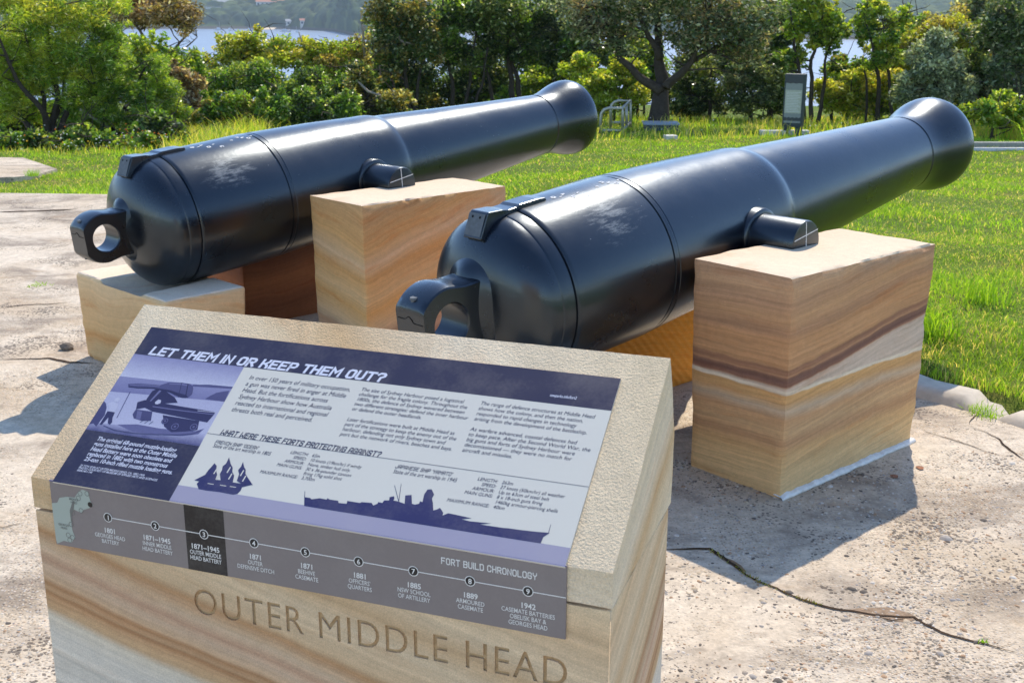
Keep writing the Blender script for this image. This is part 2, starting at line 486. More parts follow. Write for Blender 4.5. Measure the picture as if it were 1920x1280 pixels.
# loose grit and chips embedded in the slab
def scatter_stones():
    n = 9000
    px = rng.uniform(1225, 1935, n*2); py = rng.uniform(845, 1400, n*2)
    pts = np.array([G(a, b) for a, b in zip(px, py)])
    px2 = rng.uniform(-30, 230, 900); py2 = rng.uniform(660, 1400, 900)
    pts = np.r_[pts, np.array([G(a, b) for a, b in zip(px2, py2)])]
    keep = np.array([noise.noise(Vector((x*1.9+4, y*1.9, 2)))*.8+noise.noise(Vector((x*6, y*6, 7)))*.5 + rng.uniform(-.3, .45) > .12 for x, y in pts])
    pts = pts[keep]
    n = len(pts)
    ang = np.linspace(0, 2*math.pi, 7)[:-1]
    s = rng.gamma(2.0, .0014, n)+.0014
    s[rng.random(n) < .02] *= 2.0
    rot = rng.uniform(0, 2*math.pi, n); asp = rng.uniform(.5, .95, n)
    V = np.zeros((n, 13, 3))
    for j in range(6):
        a = ang[j]+rng.uniform(-.25, .25, n); rr = s*rng.uniform(.8, 1.2, n)
        lx, ly = rr*np.cos(a), rr*np.sin(a)*asp
        ox = lx*np.cos(rot)-ly*np.sin(rot); oy = lx*np.sin(rot)+ly*np.cos(rot)
        V[:, j] = np.c_[pts[:, 0]+ox, pts[:, 1]+oy, np.full(n, -.001)]
        V[:, 6+j] = np.c_[pts[:, 0]+ox*.72, pts[:, 1]+oy*.72, s*.22]
    V[:, 12] = np.c_[pts, s*.3]
    T = []
    for j in range(6):
        k = (j+1) % 6
        T += [(j, k, 6+k), (j, 6+k, 6+j), (6+j, 6+k, 12)]
    T = np.array(T)
    F = (np.arange(n)[:, None, None]*13+T[None]).reshape(-1, 3)
    pal = np.array([lin(*c)[:3] for c in [(196, 180, 158), (180, 164, 144), (150, 138, 124), (104, 95, 86), (204, 194, 180), (172, 140, 110), (160, 152, 144), (186, 168, 142)]])
    cols = np.repeat(pal[rng.integers(0, len(pal), n)], 13, 0)
    return np_mesh('loose_grit', V.reshape(-1, 3), F, cols)
def mat_tint(name, rough=.85, spec=.25, k=1.0):
    mt, nt, p, o = newmat(name)
    a = nd(nt, 'VertexColor', layer_name='tint').outputs[0]
    n = noise_t(nt, nd(nt, 'TexCoord').outputs['Object'], 60, 3)
    a = nd(nt, 'VectorMath', {0: a, 'Scale': nd(nt, 'MapRange', {0: n, 1: .3, 2: .7, 3: .8*k, 4: 1.15*k}).outputs[0]}, operation='SCALE').outputs[0]
    nt.links.new(a, p.inputs['Base Color'])
    p.inputs['Roughness'].default_value = rough; p.inputs['Specular IOR Level'].default_value = spec
    return mt
tag(link('loose_grit', scatter_stones(), mat_tint('grit')), 'loose grit and stone chips lying on the worn concrete slab', 'grit', kind='stuff')

# ------------------------------------------------------------------ sandstone blocks
def grid_block(name, size, mat, parent=None, step=.02, amp=(.004, .004, .002, .002, .001), taper=(0, 0), chips=(), top_fn=None, seed=0, mats=None, chamfer=.004):
    """box from 0 to size with noise on faces (y0, y1, x0, x1, top); taper leans the sides in towards the top"""
    lx, ly, lz = size
    nx_, ny_, nz_ = max(2, int(lx/step)), max(2, int(ly/step)), max(2, int(lz/step))
    bm = bmesh.new(); vm = {}
    def vert(i, j, k):
        key = (i, j, k)
        if key in vm: return vm[key]
        x, y, z = lx*i/nx_, ly*j/ny_, lz*k/nz_
        p = Vector((x, y, z)); q = Vector((x, y, z))*1.0+Vector((seed*3.1, seed*1.7, seed))
        lo = noise.noise(q*5); hi = noise.noise(q*22)*.45+noise.noise(q*60)*.2
        nn = lo+hi
        if j == 0: p.y -= amp[0]*nn
        if j == ny_: p.y += amp[1]*nn
        if i == 0: p.x -= amp[2]*nn
        if i == nx_: p.x += amp[3]*nn
        if k == nz_: p.z += amp[4]*nn
        nb = (i in (0, nx_))+(j in (0, ny_))+(k in (0, nz_))
        if nb >= 2:
            c = chamfer*(1+noise.noise(q*14))
            if i == 0: p.x += c
            if i == nx_: p.x -= c
            if j == 0: p.y += c
            if j == ny_: p.y -= c
            if k == nz_: p.z -= c*.6
        if 'y0' in chips and j == 0 and k >= nz_-1:
            h = max(0, noise.noise(q*17)+.15)*.02*(1 if k == nz_ else .5)
            p.y += h
            if k == nz_: p.z -= h*.45
        if 'x0' in chips and i == 0 and k >= nz_-1:
            p.x += max(0, noise.noise(q*15+Vector((9, 0, 0)))-.1)*.014
        s_ = p.z/lz
        p.x += taper[0]*(s_-.5)*-(2*x/lx-1); p.y += taper[1]*(s_-.5)*-(2*y/ly-1)
        if top_fn and k == nz_: p.z = top_fn(p.x, p.y, p.z)
        vm[key] = bm.verts.new(p)
        return vm[key]
    def face(a, b, c, d, mi):
        f = bm.faces.new((a, b, c, d)); f.material_index = mi; f.smooth = True
    for i in range(nx_):
        for k in range(nz_):
            face(vert(i,0,k), vert(i+1,0,k), vert(i+1,0,k+1), vert(i,0,k+1), 0)
            face(vert(i+1,ny_,k), vert(i,ny_,k), vert(i,ny_,k+1), vert(i+1,ny_,k+1), 0)
    for j in range(ny_):
        for k in range(nz_):
            face(vert(0,j+1,k), vert(0,j,k), vert(0,j,k+1), vert(0,j+1,k+1), 0)
            face(vert(nx_,j,k), vert(nx_,j+1,k), vert(nx_,j+1,k+1), vert(nx_,j,k+1), 0)
    for i in range(nx_):
        for j in range(ny_):
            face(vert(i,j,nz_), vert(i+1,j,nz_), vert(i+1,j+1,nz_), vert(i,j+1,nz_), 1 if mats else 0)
            face(vert(i,j+1,0), vert(i+1,j+1,0), vert(i+1,j,0), vert(i,j,0), 0)
    me = bpy.data.meshes.new(name); bm.to_mesh(me); bm.free()
    me.set_sharp_from_angle(angle=R(42))
    return link(name, me, mats or mat, parent)

M_top = stone_mat('pale top sandstone', [(0, (228, 208, 184)), (.5, (234, 217, 196)), (1, (222, 201, 176))], .1, .05, 0, .9, .08, .05, .3)  # paler sandstone for the upward faces of the blocks
M_mortar = plain('white mortar', lin(226, 222, 214), .9, .2, mottle=.18, mscale=40, bmp=.6)

M_pedA = stone_mat('sandstone near right', [(0, (214, 194, 176)), (.49, (212, 190, 172)), (.508, (204, 178, 158)), (.513, (186, 142, 114)), (.518, (146, 106, 88)), (.535, (128, 94, 82)), (.553, (138, 102, 86)), (.562, (184, 138, 104)), (.575, (164, 120, 94)), (.588, (160, 118, 92)), (.60, (198, 150, 108)), (.645, (206, 156, 112)), (.70, (202, 152, 108)), (.74, (186, 142, 108)), (.80, (204, 158, 116)), (.86, (190, 148, 114)), (.93, (204, 162, 124)), (1, (196, 154, 120))],
    -.13, .02, 0, .80, .022, .26, .7, iron_k=.4, lower=(.398, [(0, (224, 190, 142)), (.12, (222, 186, 136)), (.2, (214, 172, 122)), (.25, (196, 152, 112)), (.30, (212, 172, 128)), (.36, (202, 158, 116)), (.40, (206, 180, 152)), (.44, (210, 164, 112)), (.478, (216, 170, 114)), (.484, (232, 216, 194)), (.51, (228, 208, 184))]))
M_pedB = stone_mat('sandstone near left', [(0, (150, 104, 84)), (.12, (128, 90, 76)), (.2, (160, 124, 104)), (.30, (190, 160, 138)), (.38, (196, 168, 138)), (.42, (222, 190, 146)), (.5, (216, 170, 110)), (.56, (224, 188, 138)), (.66, (214, 166, 108)), (.72, (220, 188, 148)), (.8, (218, 172, 114)), (.9, (208, 164, 112)), (1, (206, 164, 116))],
    -.30, -.22, -.25, .80, .045, .16, .5, seed=1.3)
M_farA = stone_mat('orange sandstone', [(0, (206, 168, 112)), (.12, (220, 150, 62)), (.5, (224, 150, 58)), (1, (210, 140, 60))], .2, .05, 0, .8, .06, .15, .4, sawn=.5, seed=2.1)
M_farB = stone_mat('red brown sandstone', [(0, (150, 96, 62)), (.15, (126, 78, 52)), (.3, (152, 98, 64)), (.42, (108, 68, 50)), (.56, (112, 72, 54)), (.62, (190, 146, 104)), (.75, (196, 150, 106)), (.8, (206, 146, 76)), (1, (190, 140, 96))], -.12, -.05, -.05, .85, .05, .2, .5, seed=3.3)
M_low = stone_mat('pale sandstone', [(0, (212, 176, 130)), (.3, (214, 176, 126)), (.42, (204, 152, 96)), (.5, (218, 178, 126)), (.8, (216, 180, 134)), (1, (224, 194, 152))], .1, .05, 0, .42, .05, .12, .4, seed=4.1)

PHI_A, PHI_B = 0.838, 0.806
def block_frame(T, phi, s0, t0):
    """origin of a block whose near corner sits at axial s0, side offset t0 from the trunnion point T"""
    a = Vector((math.sin(phi), math.cos(phi), 0)); t = Vector((math.cos(phi), -math.sin(phi), 0))
    return Vector((T[0], T[1], 0))+a*s0+t*t0
TA, PSI_A, EPS_A = (0.7588, 4.6195, 0.806), 0.8207, 0.1070
TB, PSI_B, EPS_B = (-0.906, 6.0497, 0.806), 0.757, 0.1010

def pedestal(name, loc, phi, size, mat, label, group, amp, taper=(.0, .0), mortar=False, seed=0, chips=()):
    r_ = empty(name, loc, math.pi/2-phi)
    tag(r_, label, 'stone block', group)
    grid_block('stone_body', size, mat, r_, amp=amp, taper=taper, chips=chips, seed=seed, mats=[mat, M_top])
    if mortar:
        lx, ly, lz = size
        b = MB(); V = []
        for x in np.linspace(.004, lx-.002, 70):
            n_ = noise.noise(Vector((x*14, 0, 1))); n2_ = noise.noise(Vector((x*30, 4, 1)))
            V += [(x, .03, .001), (x, -.014-.006*n_, .001), (x, -.011-.005*n_, .008), (x, -.003, .013+.010*n2_+.006*n_), (x, .03, .013)]
        F = [(i*5+k, i*5+k+1, i*5+k+6, i*5+k+5) for i in range(69) for k in range(4)]
        b.add(V, F); b.build('mortar_bed', M_mortar, r_, True)
    return r_
grp = 'sandstone trunnion blocks carrying the two guns'
FA = (0.9464, 3.7396); FB = (-0.6707, 5.1466)
pedestal('trunnion_block', (FA[0]-.012, FA[1]-.01, 0), PHI_A+.01, (.885, .42, .797), M_pedA, 'near block under the right-hand gun, tan sandstone with a dark brown band slanting across it', grp, (.007, .003, .0025, .007, .0008), (-.025, -.012), True, 1, ('y0',))
pedestal('trunnion_block', (FB[0], FB[1], 0), PHI_B, (.885, .41, .797), M_pedB, 'near block under the left-hand gun, pale tan sandstone turning purplish grey near its foot', grp, (.007, .003, .0035, .007, .0008), (-.01, .0), False, 2, ('y0',))
o = block_frame(TA, PHI_A, -.45, -.29)
pedestal('trunnion_block', o, PHI_A, (.88, .42, .795), M_farA, 'bright orange sandstone block on the far side under the right-hand gun', grp, (.002, .002, .002, .004, .0008), seed=3)
o = block_frame(TB, PHI_B, -.43, -.30)
pedestal('trunnion_block', o, PHI_B, (.85, .40, .795), M_farB, 'dark reddish brown sandstone block on the far side under the left-hand gun', grp, (.006, .002, .002, .006, .0008), seed=4)

def breech_block(T, phi, psi, eps, s0, t0, size, label, seed, ys=0.0):
    loc = block_frame(T, phi, s0, t0)
    a = Vector((math.sin(psi)*math.cos(eps), math.cos(psi)*math.cos(eps), math.sin(eps)))
    side = Vector((math.cos(psi), -math.sin(psi), 0)); up = side.cross(a)
    rz = math.pi/2-phi
    rot = Matrix.Rotation(rz, 3, 'Z')
    def top(x, y, z):
        wpt = loc+rot @ Vector((x, y, 0))
        d = wpt-Vector((T[0], T[1], 0))
        s_ = d.dot(Vector((math.sin(psi), math.cos(psi), 0))); t_ = d.dot(side)
        Rr = .318
        if abs(t_) >= Rr: return z
        zc = T[2]+s_*math.tan(eps)
        return min(z, zc-math.sqrt(Rr*Rr-t_*t_)/math.cos(eps)-.002)
    r_ = empty('breech_block', loc, rz)
    tag(r_, label, 'stone block', 'low sandstone blocks under the breeches')
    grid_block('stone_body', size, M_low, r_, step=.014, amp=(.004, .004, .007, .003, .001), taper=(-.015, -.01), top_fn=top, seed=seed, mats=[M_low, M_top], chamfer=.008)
breech_block(TB, PHI_B-.03, PSI_B, EPS_B, -1.27, .41, (.40, .83, .425), 'low pale sandstone block cradling the breech of the left-hand gun', 5)
breech_block(TA, PHI_A, PSI_A, EPS_A, -1.25, .41, (.40, .82, .425), 'low pale sandstone block hidden behind the sign, cradling the breech of the right-hand gun', 6)

# ------------------------------------------------------------------ the guns
def mat_gun():
    mt, nt, p, o = newmat('black gun paint')
    tc = nd(nt, 'TexCoord').outputs['Object']
    oi = nd(nt, 'ObjectInfo').outputs['Random']
    sh = nd(nt, 'CombineXYZ', {0: mth(nt, 'MULTIPLY', oi, 17.0), 1: 0., 2: 0.}).outputs[0]
    tv = nd(nt, 'VectorMath', {0: tc, 1: sh}, operation='ADD').outputs[0]
    cx = nd(nt, 'SeparateXYZ', {0: tc})
    n = noise_t(nt, tv, 3.5, 6, .62); fine = noise_t(nt, tv, 60, 4, .6)
    st = vscale(nt, tv, (2.2, 22, 22))
    sc = noise_t(nt, st, 1.5, 6, .75, .4)
    base = mix(nt, nd(nt, 'MapRange', {0: n, 1: .35, 2: .7}).outputs[0], (.0018, .0026, .0050, 1), (.0042, .0056, .0095, 1))  # slight blue in the black paints in the reflected blue sky
    # chalky rubbed patch on the upper camera-side quarter behind the first ring
    dx = mth(nt, 'DIVIDE', mth(nt, 'ADD', cx.outputs[0], mth(nt, 'MULTIPLY_ADD', oi, .22, .66)), .20)
    ang = mth(nt, 'ARCTAN2', cx.outputs[2], mth(nt, 'MULTIPLY', cx.outputs[1], -1.0))
    da = mth(nt, 'DIVIDE', mth(nt, 'SUBTRACT', ang, mth(nt, 'MULTIPLY_ADD', oi, -.35, .95)), .46)
    rr = mth(nt, 'SQRT', mth(nt, 'ADD', mth(nt, 'MULTIPLY', dx, dx), mth(nt, 'MULTIPLY', da, da)))
    win = nd(nt, 'MapRange', {0: rr, 1: .3, 2: 1.25, 3: 1, 4: 0}).outputs[0]
    pn = noise_t(nt, vscale(nt, tv, (9, 34, 34)), 1.0, 10, .82, .15)
    wear = nd(nt, 'MapRange', {0: mth(nt, 'ADD', pn, mth(nt, 'MULTIPLY', win, .22)), 1: .67, 2: .80, 3: 0, 4: .42}).outputs[0]
    wear = mth(nt, 'MULTIPLY', wear, win)
    sp = nd(nt, 'TexVoronoi', {'Vector': tv, 'Scale': 26}).outputs['Distance']
    spk = mth(nt, 'MULTIPLY', mth(nt, 'LESS_THAN', sp, .055), nd(nt, 'MapRange', {0: n, 1: .5, 2: .62}).outputs[0])
    scr = nd(nt, 'MapRange', {0: sc, 1: .70, 2: .76, 3: 0, 4: .22}).outputs[0]
    dust = nd(nt, 'MapRange', {0: noise_t(nt, tv, 1.7, 6, .7), 1: .46, 2: .75, 3: .0, 4: .06}).outputs[0]
    up = nd(nt, 'MapRange', {0: nd(nt, 'SeparateXYZ', {0: nd(nt, 'NewGeometry').outputs['Normal']}).outputs[2], 1: .1, 2: 1, 3: .15, 4: 1}).outputs[0]
    k = mth(nt, 'MAXIMUM', mth(nt, 'MAXIMUM', wear, mth(nt, 'MULTIPLY', spk, .5)), mth(nt, 'MULTIPLY', up, mth(nt, 'MAXIMUM', scr, dust)))
    c = mix(nt, k, base, lin(176, 176, 172))
    nt.links.new(c, p.inputs['Base Color'])
    ro = nd(nt, 'MapRange', {0: n, 1: .3, 2: .7, 3: .24, 4: .36}).outputs[0]
    nt.links.new(mth(nt, 'ADD', ro, mth(nt, 'MULTIPLY', k, .35)), p.inputs['Roughness'])
    p.inputs['Specular IOR Level'].default_value = .75
    p.inputs['Specular Tint'].default_value = (.72, .87, 1.0, 1)  # blue tint added so that reflections look like a bluer sky
    p.inputs['Coat Tint'].default_value = (.9, .95, 1.0, 1)
    p.inputs['Coat Weight'].default_value = .25
    p.inputs['Coat Roughness'].default_value = .14
    b = bump(nt, fine, .10, .003)
    b = bump(nt, n, .12, .01, b)
    nt.links.new(b, p.inputs['Normal'])
    return mt
M_gun = mat_gun()
M_white = plain('white chalk paint', lin(214, 214, 212), .9, .2, mottle=.25, mscale=120)
M_dark = plain('dark recess', lin(20, 20, 22), .8, .2)
M_plate = plain('worn grey plate', lin(86, 92, 96), .55, .4, mottle=.25, mscale=50)

def lathe(mb, prof, n=96, mi=0):
    V = [(s, r_*math.cos(2*math.pi*k/n), r_*math.sin(2*math.pi*k/n)) for s, r_ in prof for k in range(n)]
    F = [(i*n+k, i*n+(k+1) % n, (i+1)*n+(k+1) % n, (i+1)*n+k) for i in range(len(prof)-1) for k in range(n)]
    mb.add(V, F, mi)

def make_gun():
    root = empty('cannon')
    # barrel, breech to muzzle and back down the bore
    prof = [(-1.262, .06), (-1.250, .085)]
    for k in range(2, 19):
        th = math.pi/2*k/18
        s_ = -1.088-.160*math.cos(th); r_ = .296*math.sin(th)**.92
        if r_ > .10: prof.append((s_, r_))
    prof += [(-1.086, .2975), (-1.080, .2995), (-1.036, .3015), (-1.033, .2960), (-1.028, .2960), (-1.026, .3020), (-1.020, .3055), (-1.010, .3070), (-.545, .3118), (-.539, .3112), (-.536, .3050), (-.528, .3050), (-.526, .3090), (-.509, .3092), (-.507, .3078), (-.503, .3078), (-.50, .3095),
             (-.15, .2965), (.14, .2785), (.19, .2772), (.22, .2752), (.245, .2715), (.262, .2665), (.272, .263), (.280, .2612), (.295, .2602), (.33, .2585),
             (.8, .2265), (1.2, .2012), (1.527, .1818), (1.531, .1775), (1.538, .1775), (1.542, .1818), (1.56, .1815), (1.60, .1838), (1.64, .1905), (1.68, .2010), (1.72, .2125), (1.755, .2215), (1.79, .2280),
             (1.815, .2298), (1.838, .2285), (1.855, .2235), (1.868, .213), (1.875, .198), (1.876, .18), (1.876, .085), (1.872, .081), (1.2, .08), (1.0, .08), (1.0, .0)]
    b = MB(); lathe(b, prof, 128)
    b.build('barrel', M_gun, root, True, 22)
    # trunnions with their shoulders
    for sg in (1, -1):
        tb = MB(); V = []
        pr = [(.24, .112), (.289, .110), (.297, .107), (.301, .101), (.302, .090), (.312, .0887), (.490, .0887), (.496, .086), (.497, .082), (.497, .0)]
        n = 64
        for t_, r_ in pr:
            for k in range(n): V.append((r_*math.cos(2*math.pi*k/n), -sg*t_, r_*math.sin(2*math.pi*k/n)))
        tb.add(V, [(i*n+k, i*n+(k+1) % n, (i+1)*n+(k+1) % n, (i+1)*n+k) for i in range(len(pr)-1) for k in range(n)])
        tr = tb.build('trunnion', M_gun, root, True, 30)
        cm = MB(); y = -sg*.4978
        e = math.tan(EPS_A)
        cm.add([(-.0022, y, -.07), (.0022, y, -.07), (.0022, y, .083), (-.0022, y, .083)], [(0, 1, 2, 3)])
        y -= sg*.0003
        cm.add([(-.076, y, .026), (.076, y, .038), (.076, y, .042), (-.076, y, .030)], [(0, 1, 2, 3)])
        cm.build('chalk_cross', M_white, tr)
    # cascabel loop: ring in the plane of the axis, flat at its rear end
    cs, R0, Rh = -1.365, .123, .064
    N = 72
    def outer(ang):
        c, s_ = math.cos(ang), math.sin(ang)
        if c < 0: return min(R0, .104/max(1e-6, -c))
        return min(.165/max(c, 1e-6), (R0-.012*min(1, 2*c))/max(abs(s_), 1e-6))
    lay = [(-.066, .90), (-.062, .945), (-.042, .985), (0, 1.0), (.042, .985), (.062, .945), (.066, .90)]
    b = MB(); V = []
    for t_, k_ in lay:
        for i in range(N):
            a = 2*math.pi*i/N; d = outer(a)
            x, z = d*math.cos(a), d*math.sin(a)*k_
            if x > -.08: x *= 1
            V.append((cs+x, -t_, z))
    nl = len(lay)
    for t_ in (-.066, -.061, .061, .066):
        rr = Rh+(.004 if abs(t_) > .063 else 0)
        for i in range(N):
            a = 2*math.pi*i/N; V.append((cs+rr*math.cos(a), -t_, rr*math.sin(a)))
    F = []
    for l in range(nl-1):
        for i in range(N): j = (i+1) % N; F.append((l*N+i, l*N+j, (l+1)*N+j, (l+1)*N+i))
    h0 = nl*N
    for i in range(N):
        j = (i+1) % N
        F.append((i, j, h0+j, h0+i))
        F.append(((nl-1)*N+i, (nl-1)*N+j, h0+3*N+j, h0+3*N+i))
        for q in range(3): F.append((h0+q*N+i, h0+q*N+j, h0+(q+1)*N+j, h0+(q+1)*N+i))
    b.add(V, F)
    loop = b.build('cascabel_loop', M_gun, root, True, 28)
    # collar that swells from the loop into the breech
    nb = MB(); V = []
    sec = [(-1.266, .058, .100, 0), (-1.258, .068, .122, 0), (-1.250, .080, .134, 0), (-1.240, .100, .145, 0), (-1.228, .126, .154, 0), (-1.214, .146, .163, 0), (-1.19, .160, .172, 0)]
    n = 48
    for s_, ry_, rz_, _ in sec:
        for k in range(n): V.append((s_, ry_*math.cos(2*math.pi*k/n), rz_*math.sin(2*math.pi*k/n)))
    nb.add(V, [(i*n+k, i*n+(k+1) % n, (i+1)*n+(k+1) % n, (i+1)*n+k) for i in range(len(sec)-1) for k in range(n)])
    nb.build('collar', M_gun, root, True, 60)
    # bolt through the loop's end and the joint line across the end face
    for sg in (1, -1):
        bb = MB(); n = 20; z0 = sg*.074
        bb.tube([(-1.446, .0, z0), (-1.446, .0, z0+sg*.016)], .0105, 16)
        if sg > 0: bb.tube([(-1.446, .0, z0+.0155), (-1.446, .0, z0+.022)], [.0135, .012], 16)
        bb.build('bolt', M_plate if sg > 0 else M_gun, loop, True, 30)
    jl = MB()
    pts = [(-1.4697, y, .03+.008*math.exp(-((y-.005)/.012)**2)*1.4-(.006 if y < -.01 else 0)) for y in np.linspace(-.058, .058, 25)]
    jl.tube(pts, .0012, 5); jl.build('joint_line', M_dark, loop)
    # sight block on the breech
    sb = MB()
    side = [(-1.158, .321), (-1.164, .315), (-1.205, .238), (-1.17, .225), (-1.10, .26), (-1.02, .28), (-.91, .29), (-.888, .303), (-.893, .3155), (-.93, .3185), (-1.015, .3175), (-1.032, .3115), (-1.066, .3105), (-1.095, .3165)]
    sb.prism(side, -.044, .044, ax=1)
    sight = sb.build('sight_block', M_gun, root, False, None, bevel=.004)
    pp = MB(); 
    d = Vector((-1.205+1.166, 0, .238-.318)).normalized(); nrm = Vector((-.80, 0, .39)).normalized()
    base = Vector((-1.166, 0, .318))+nrm*.0012
    pp.add([base+d*.003+Vector((0, -.04, 0)), base+d*.003+Vector((0, .04, 0)), base+d*.080+Vector((0, .04, 0)), base+d*.080+Vector((0, -.04, 0))], [(0, 1, 2, 3)])
    pp.build('plate', M_plate, sight)
    for y in (-.018, .018):
        ph = MB()
        c = base+d*.016+nrm*.001+Vector((0, y, 0))
        e1 = Vector((0, 1, 0)); e2 = d
        ph.add([c+(e1*math.cos(q)+e2*math.sin(q))*.0045 for q in np.linspace(0, 2*math.pi, 13)[:-1]], [tuple(range(12))])
        ph.build('screw_hole', M_dark, sight)
    # worn white stamp marks along the top of the breech, and on the loop
    wm = MB()
    rs = random.Random(3)
    def onb(s_, ang, Rr=.3075+.0009):
        r_ = .3071+(s_+1.01)*(.0048/.465)+.0010
        return (s_, -r_*math.cos(ang), r_*math.sin(ang))
    def glyph(s_, ang, hs, ha, kind):
        th = .0032
        def stroke(a, b):
            d = np.array(b)-np.array(a); L = np.hypot(d[0], d[1]*.31); q = np.array([-d[1]*.31, d[0]/1.0]); q = q/(np.hypot(*q)+1e-9)*th
            P = [(a[0]+q[0], a[1]+q[1]/.31), (b[0]+q[0], b[1]+q[1]/.31), (b[0]-q[0], b[1]-q[1]/.31), (a[0]-q[0], a[1]-q[1]/.31)]
            wm.add([onb(*z) for z in P], [(0, 1, 2, 3)])
        pts = {0: [(0, 0), (1, 0), (1, 1), (0, 1), (0, 0)], 1: [(0, .2), (1, .5)], 2: [(0, 0), (0, 1), (.6, .4), (1, 1)], 3: [(0, 1), (1, 1), (.5, .4), (0, 0)]}[kind]
        for a, b_ in zip(pts[:-1], pts[1:]):
            if rs.random() < .2: continue
            stroke((s_+a[0]*hs, ang+a[1]*ha), (s_+b_[0]*hs, ang+b_[1]*ha))
    for k, (s_, a_, kd) in enumerate([(-.86, 1.42, 0), (-.835, 1.36, 3), (-.81, 1.42, 2), (-.795, 1.30, 0), (-.76, 1.36, 1), (-.74, 1.22, 0), (-.66, 1.34, 3), (-.615, 1.42, 0), (-.595, 1.36, 2), (-.575, 1.30, 0), (-.55, 1.36, 1)]):
        glyph(s_, a_, .013, .042, kd)
    wm.build('stamp_marks', M_white, root)
    return root

gunA = make_gun()
def pose(o, T, psi, eps, k=1.0):
    a = Vector((math.sin(psi)*math.cos(eps), math.cos(psi)*math.cos(eps), math.sin(eps)))
    t = Vector((math.cos(psi), -math.sin(psi), 0)); u = t.cross(a)
    mt = Matrix((a, -t, u)).transposed().to_4x4(); mt.translation = T
    o.matrix_world = mt @ Matrix.Scale(k, 4)
def copy_tree(o, parent=None):
    c = o.copy(); COL.objects.link(c)
    if parent: c.parent = parent; c.matrix_parent_inverse = o.matrix_parent_inverse
    for ch in list(o.children): copy_tree(ch, c)
    return c
gunB = copy_tree(gunA)
for gq, k_ in ((gunA, 1.10), (gunB, .95)):
    for ch in gq.children:
        if ch.name.split('.')[0] in ('cascabel_loop', 'collar'):
            ch.scale = (k_, k_, k_); ch.location = (-1.24*(1-k_), 0, 0)
pose(gunA, TA, PSI_A, EPS_A, 1.0)
pose(gunB, TB, PSI_B, EPS_B)
g = 'black muzzle-loading guns on sandstone blocks'
tag(gunA, 'large black cannon in the right half of the view, its breech just behind the sign', 'cannon', g)
tag(gunB, 'black cannon on the left, its whole cascabel loop showing above a low stone block', 'cannon', g)
# ------------------------------------------------------------------ the interpretive sign
SW, SD, SJ, SC, SRY, SRZ, SKY, SKZ, SYAW = 1.06, .4068, .7974, .0576, .3507, .2867, .4125, .135, -.3427
rv = Vector((math.cos(SYAW), math.sin(SYAW), 0))
sign = empty('interpretive_sign', Vector((.151, 1.533, 0))-rv*SW, SYAW)
tag(sign, 'sandstone lectern with a printed history panel, standing in front of both guns', 'sign')
M_base = stone_mat('lectern base sandstone', [(0, (214, 206, 194)), (.45, (218, 209, 196)), (.485, (217, 204, 184)), (.50, (206, 172, 134)), (.522, (198, 158, 118)), (.530, (172, 126, 88)), (.536, (200, 162, 124)), (.548, (178, 134, 96)), (.555, (206, 172, 138)), (.575, (212, 182, 154)), (.59, (196, 158, 130)), (.61, (212, 184, 154)), (.64, (186, 144, 104)), (.655, (212, 182, 146)), (.72, (218, 194, 162)), (.76, (206, 174, 136)), (.80, (220, 196, 164)), (.88, (212, 182, 146)), (.93, (222, 198, 164)), (1, (214, 186, 150))],
    .25, -.45, .10, 1.12, .022, .20, .45, seed=5.2, iron_k=.3)
M_cap = stone_mat('lectern cap sandstone', [(0, (222, 198, 164)), (.2, (214, 180, 138)), (.34, (228, 210, 182)), (.5, (224, 200, 166)), (.6, (212, 178, 136)), (.72, (230, 212, 186)), (1, (222, 200, 166))],
    .30, -.5, .75, 1.25, .03, .12, .22, pit=.6, pit_scale=240, iron_k=.35, seed=6.4)

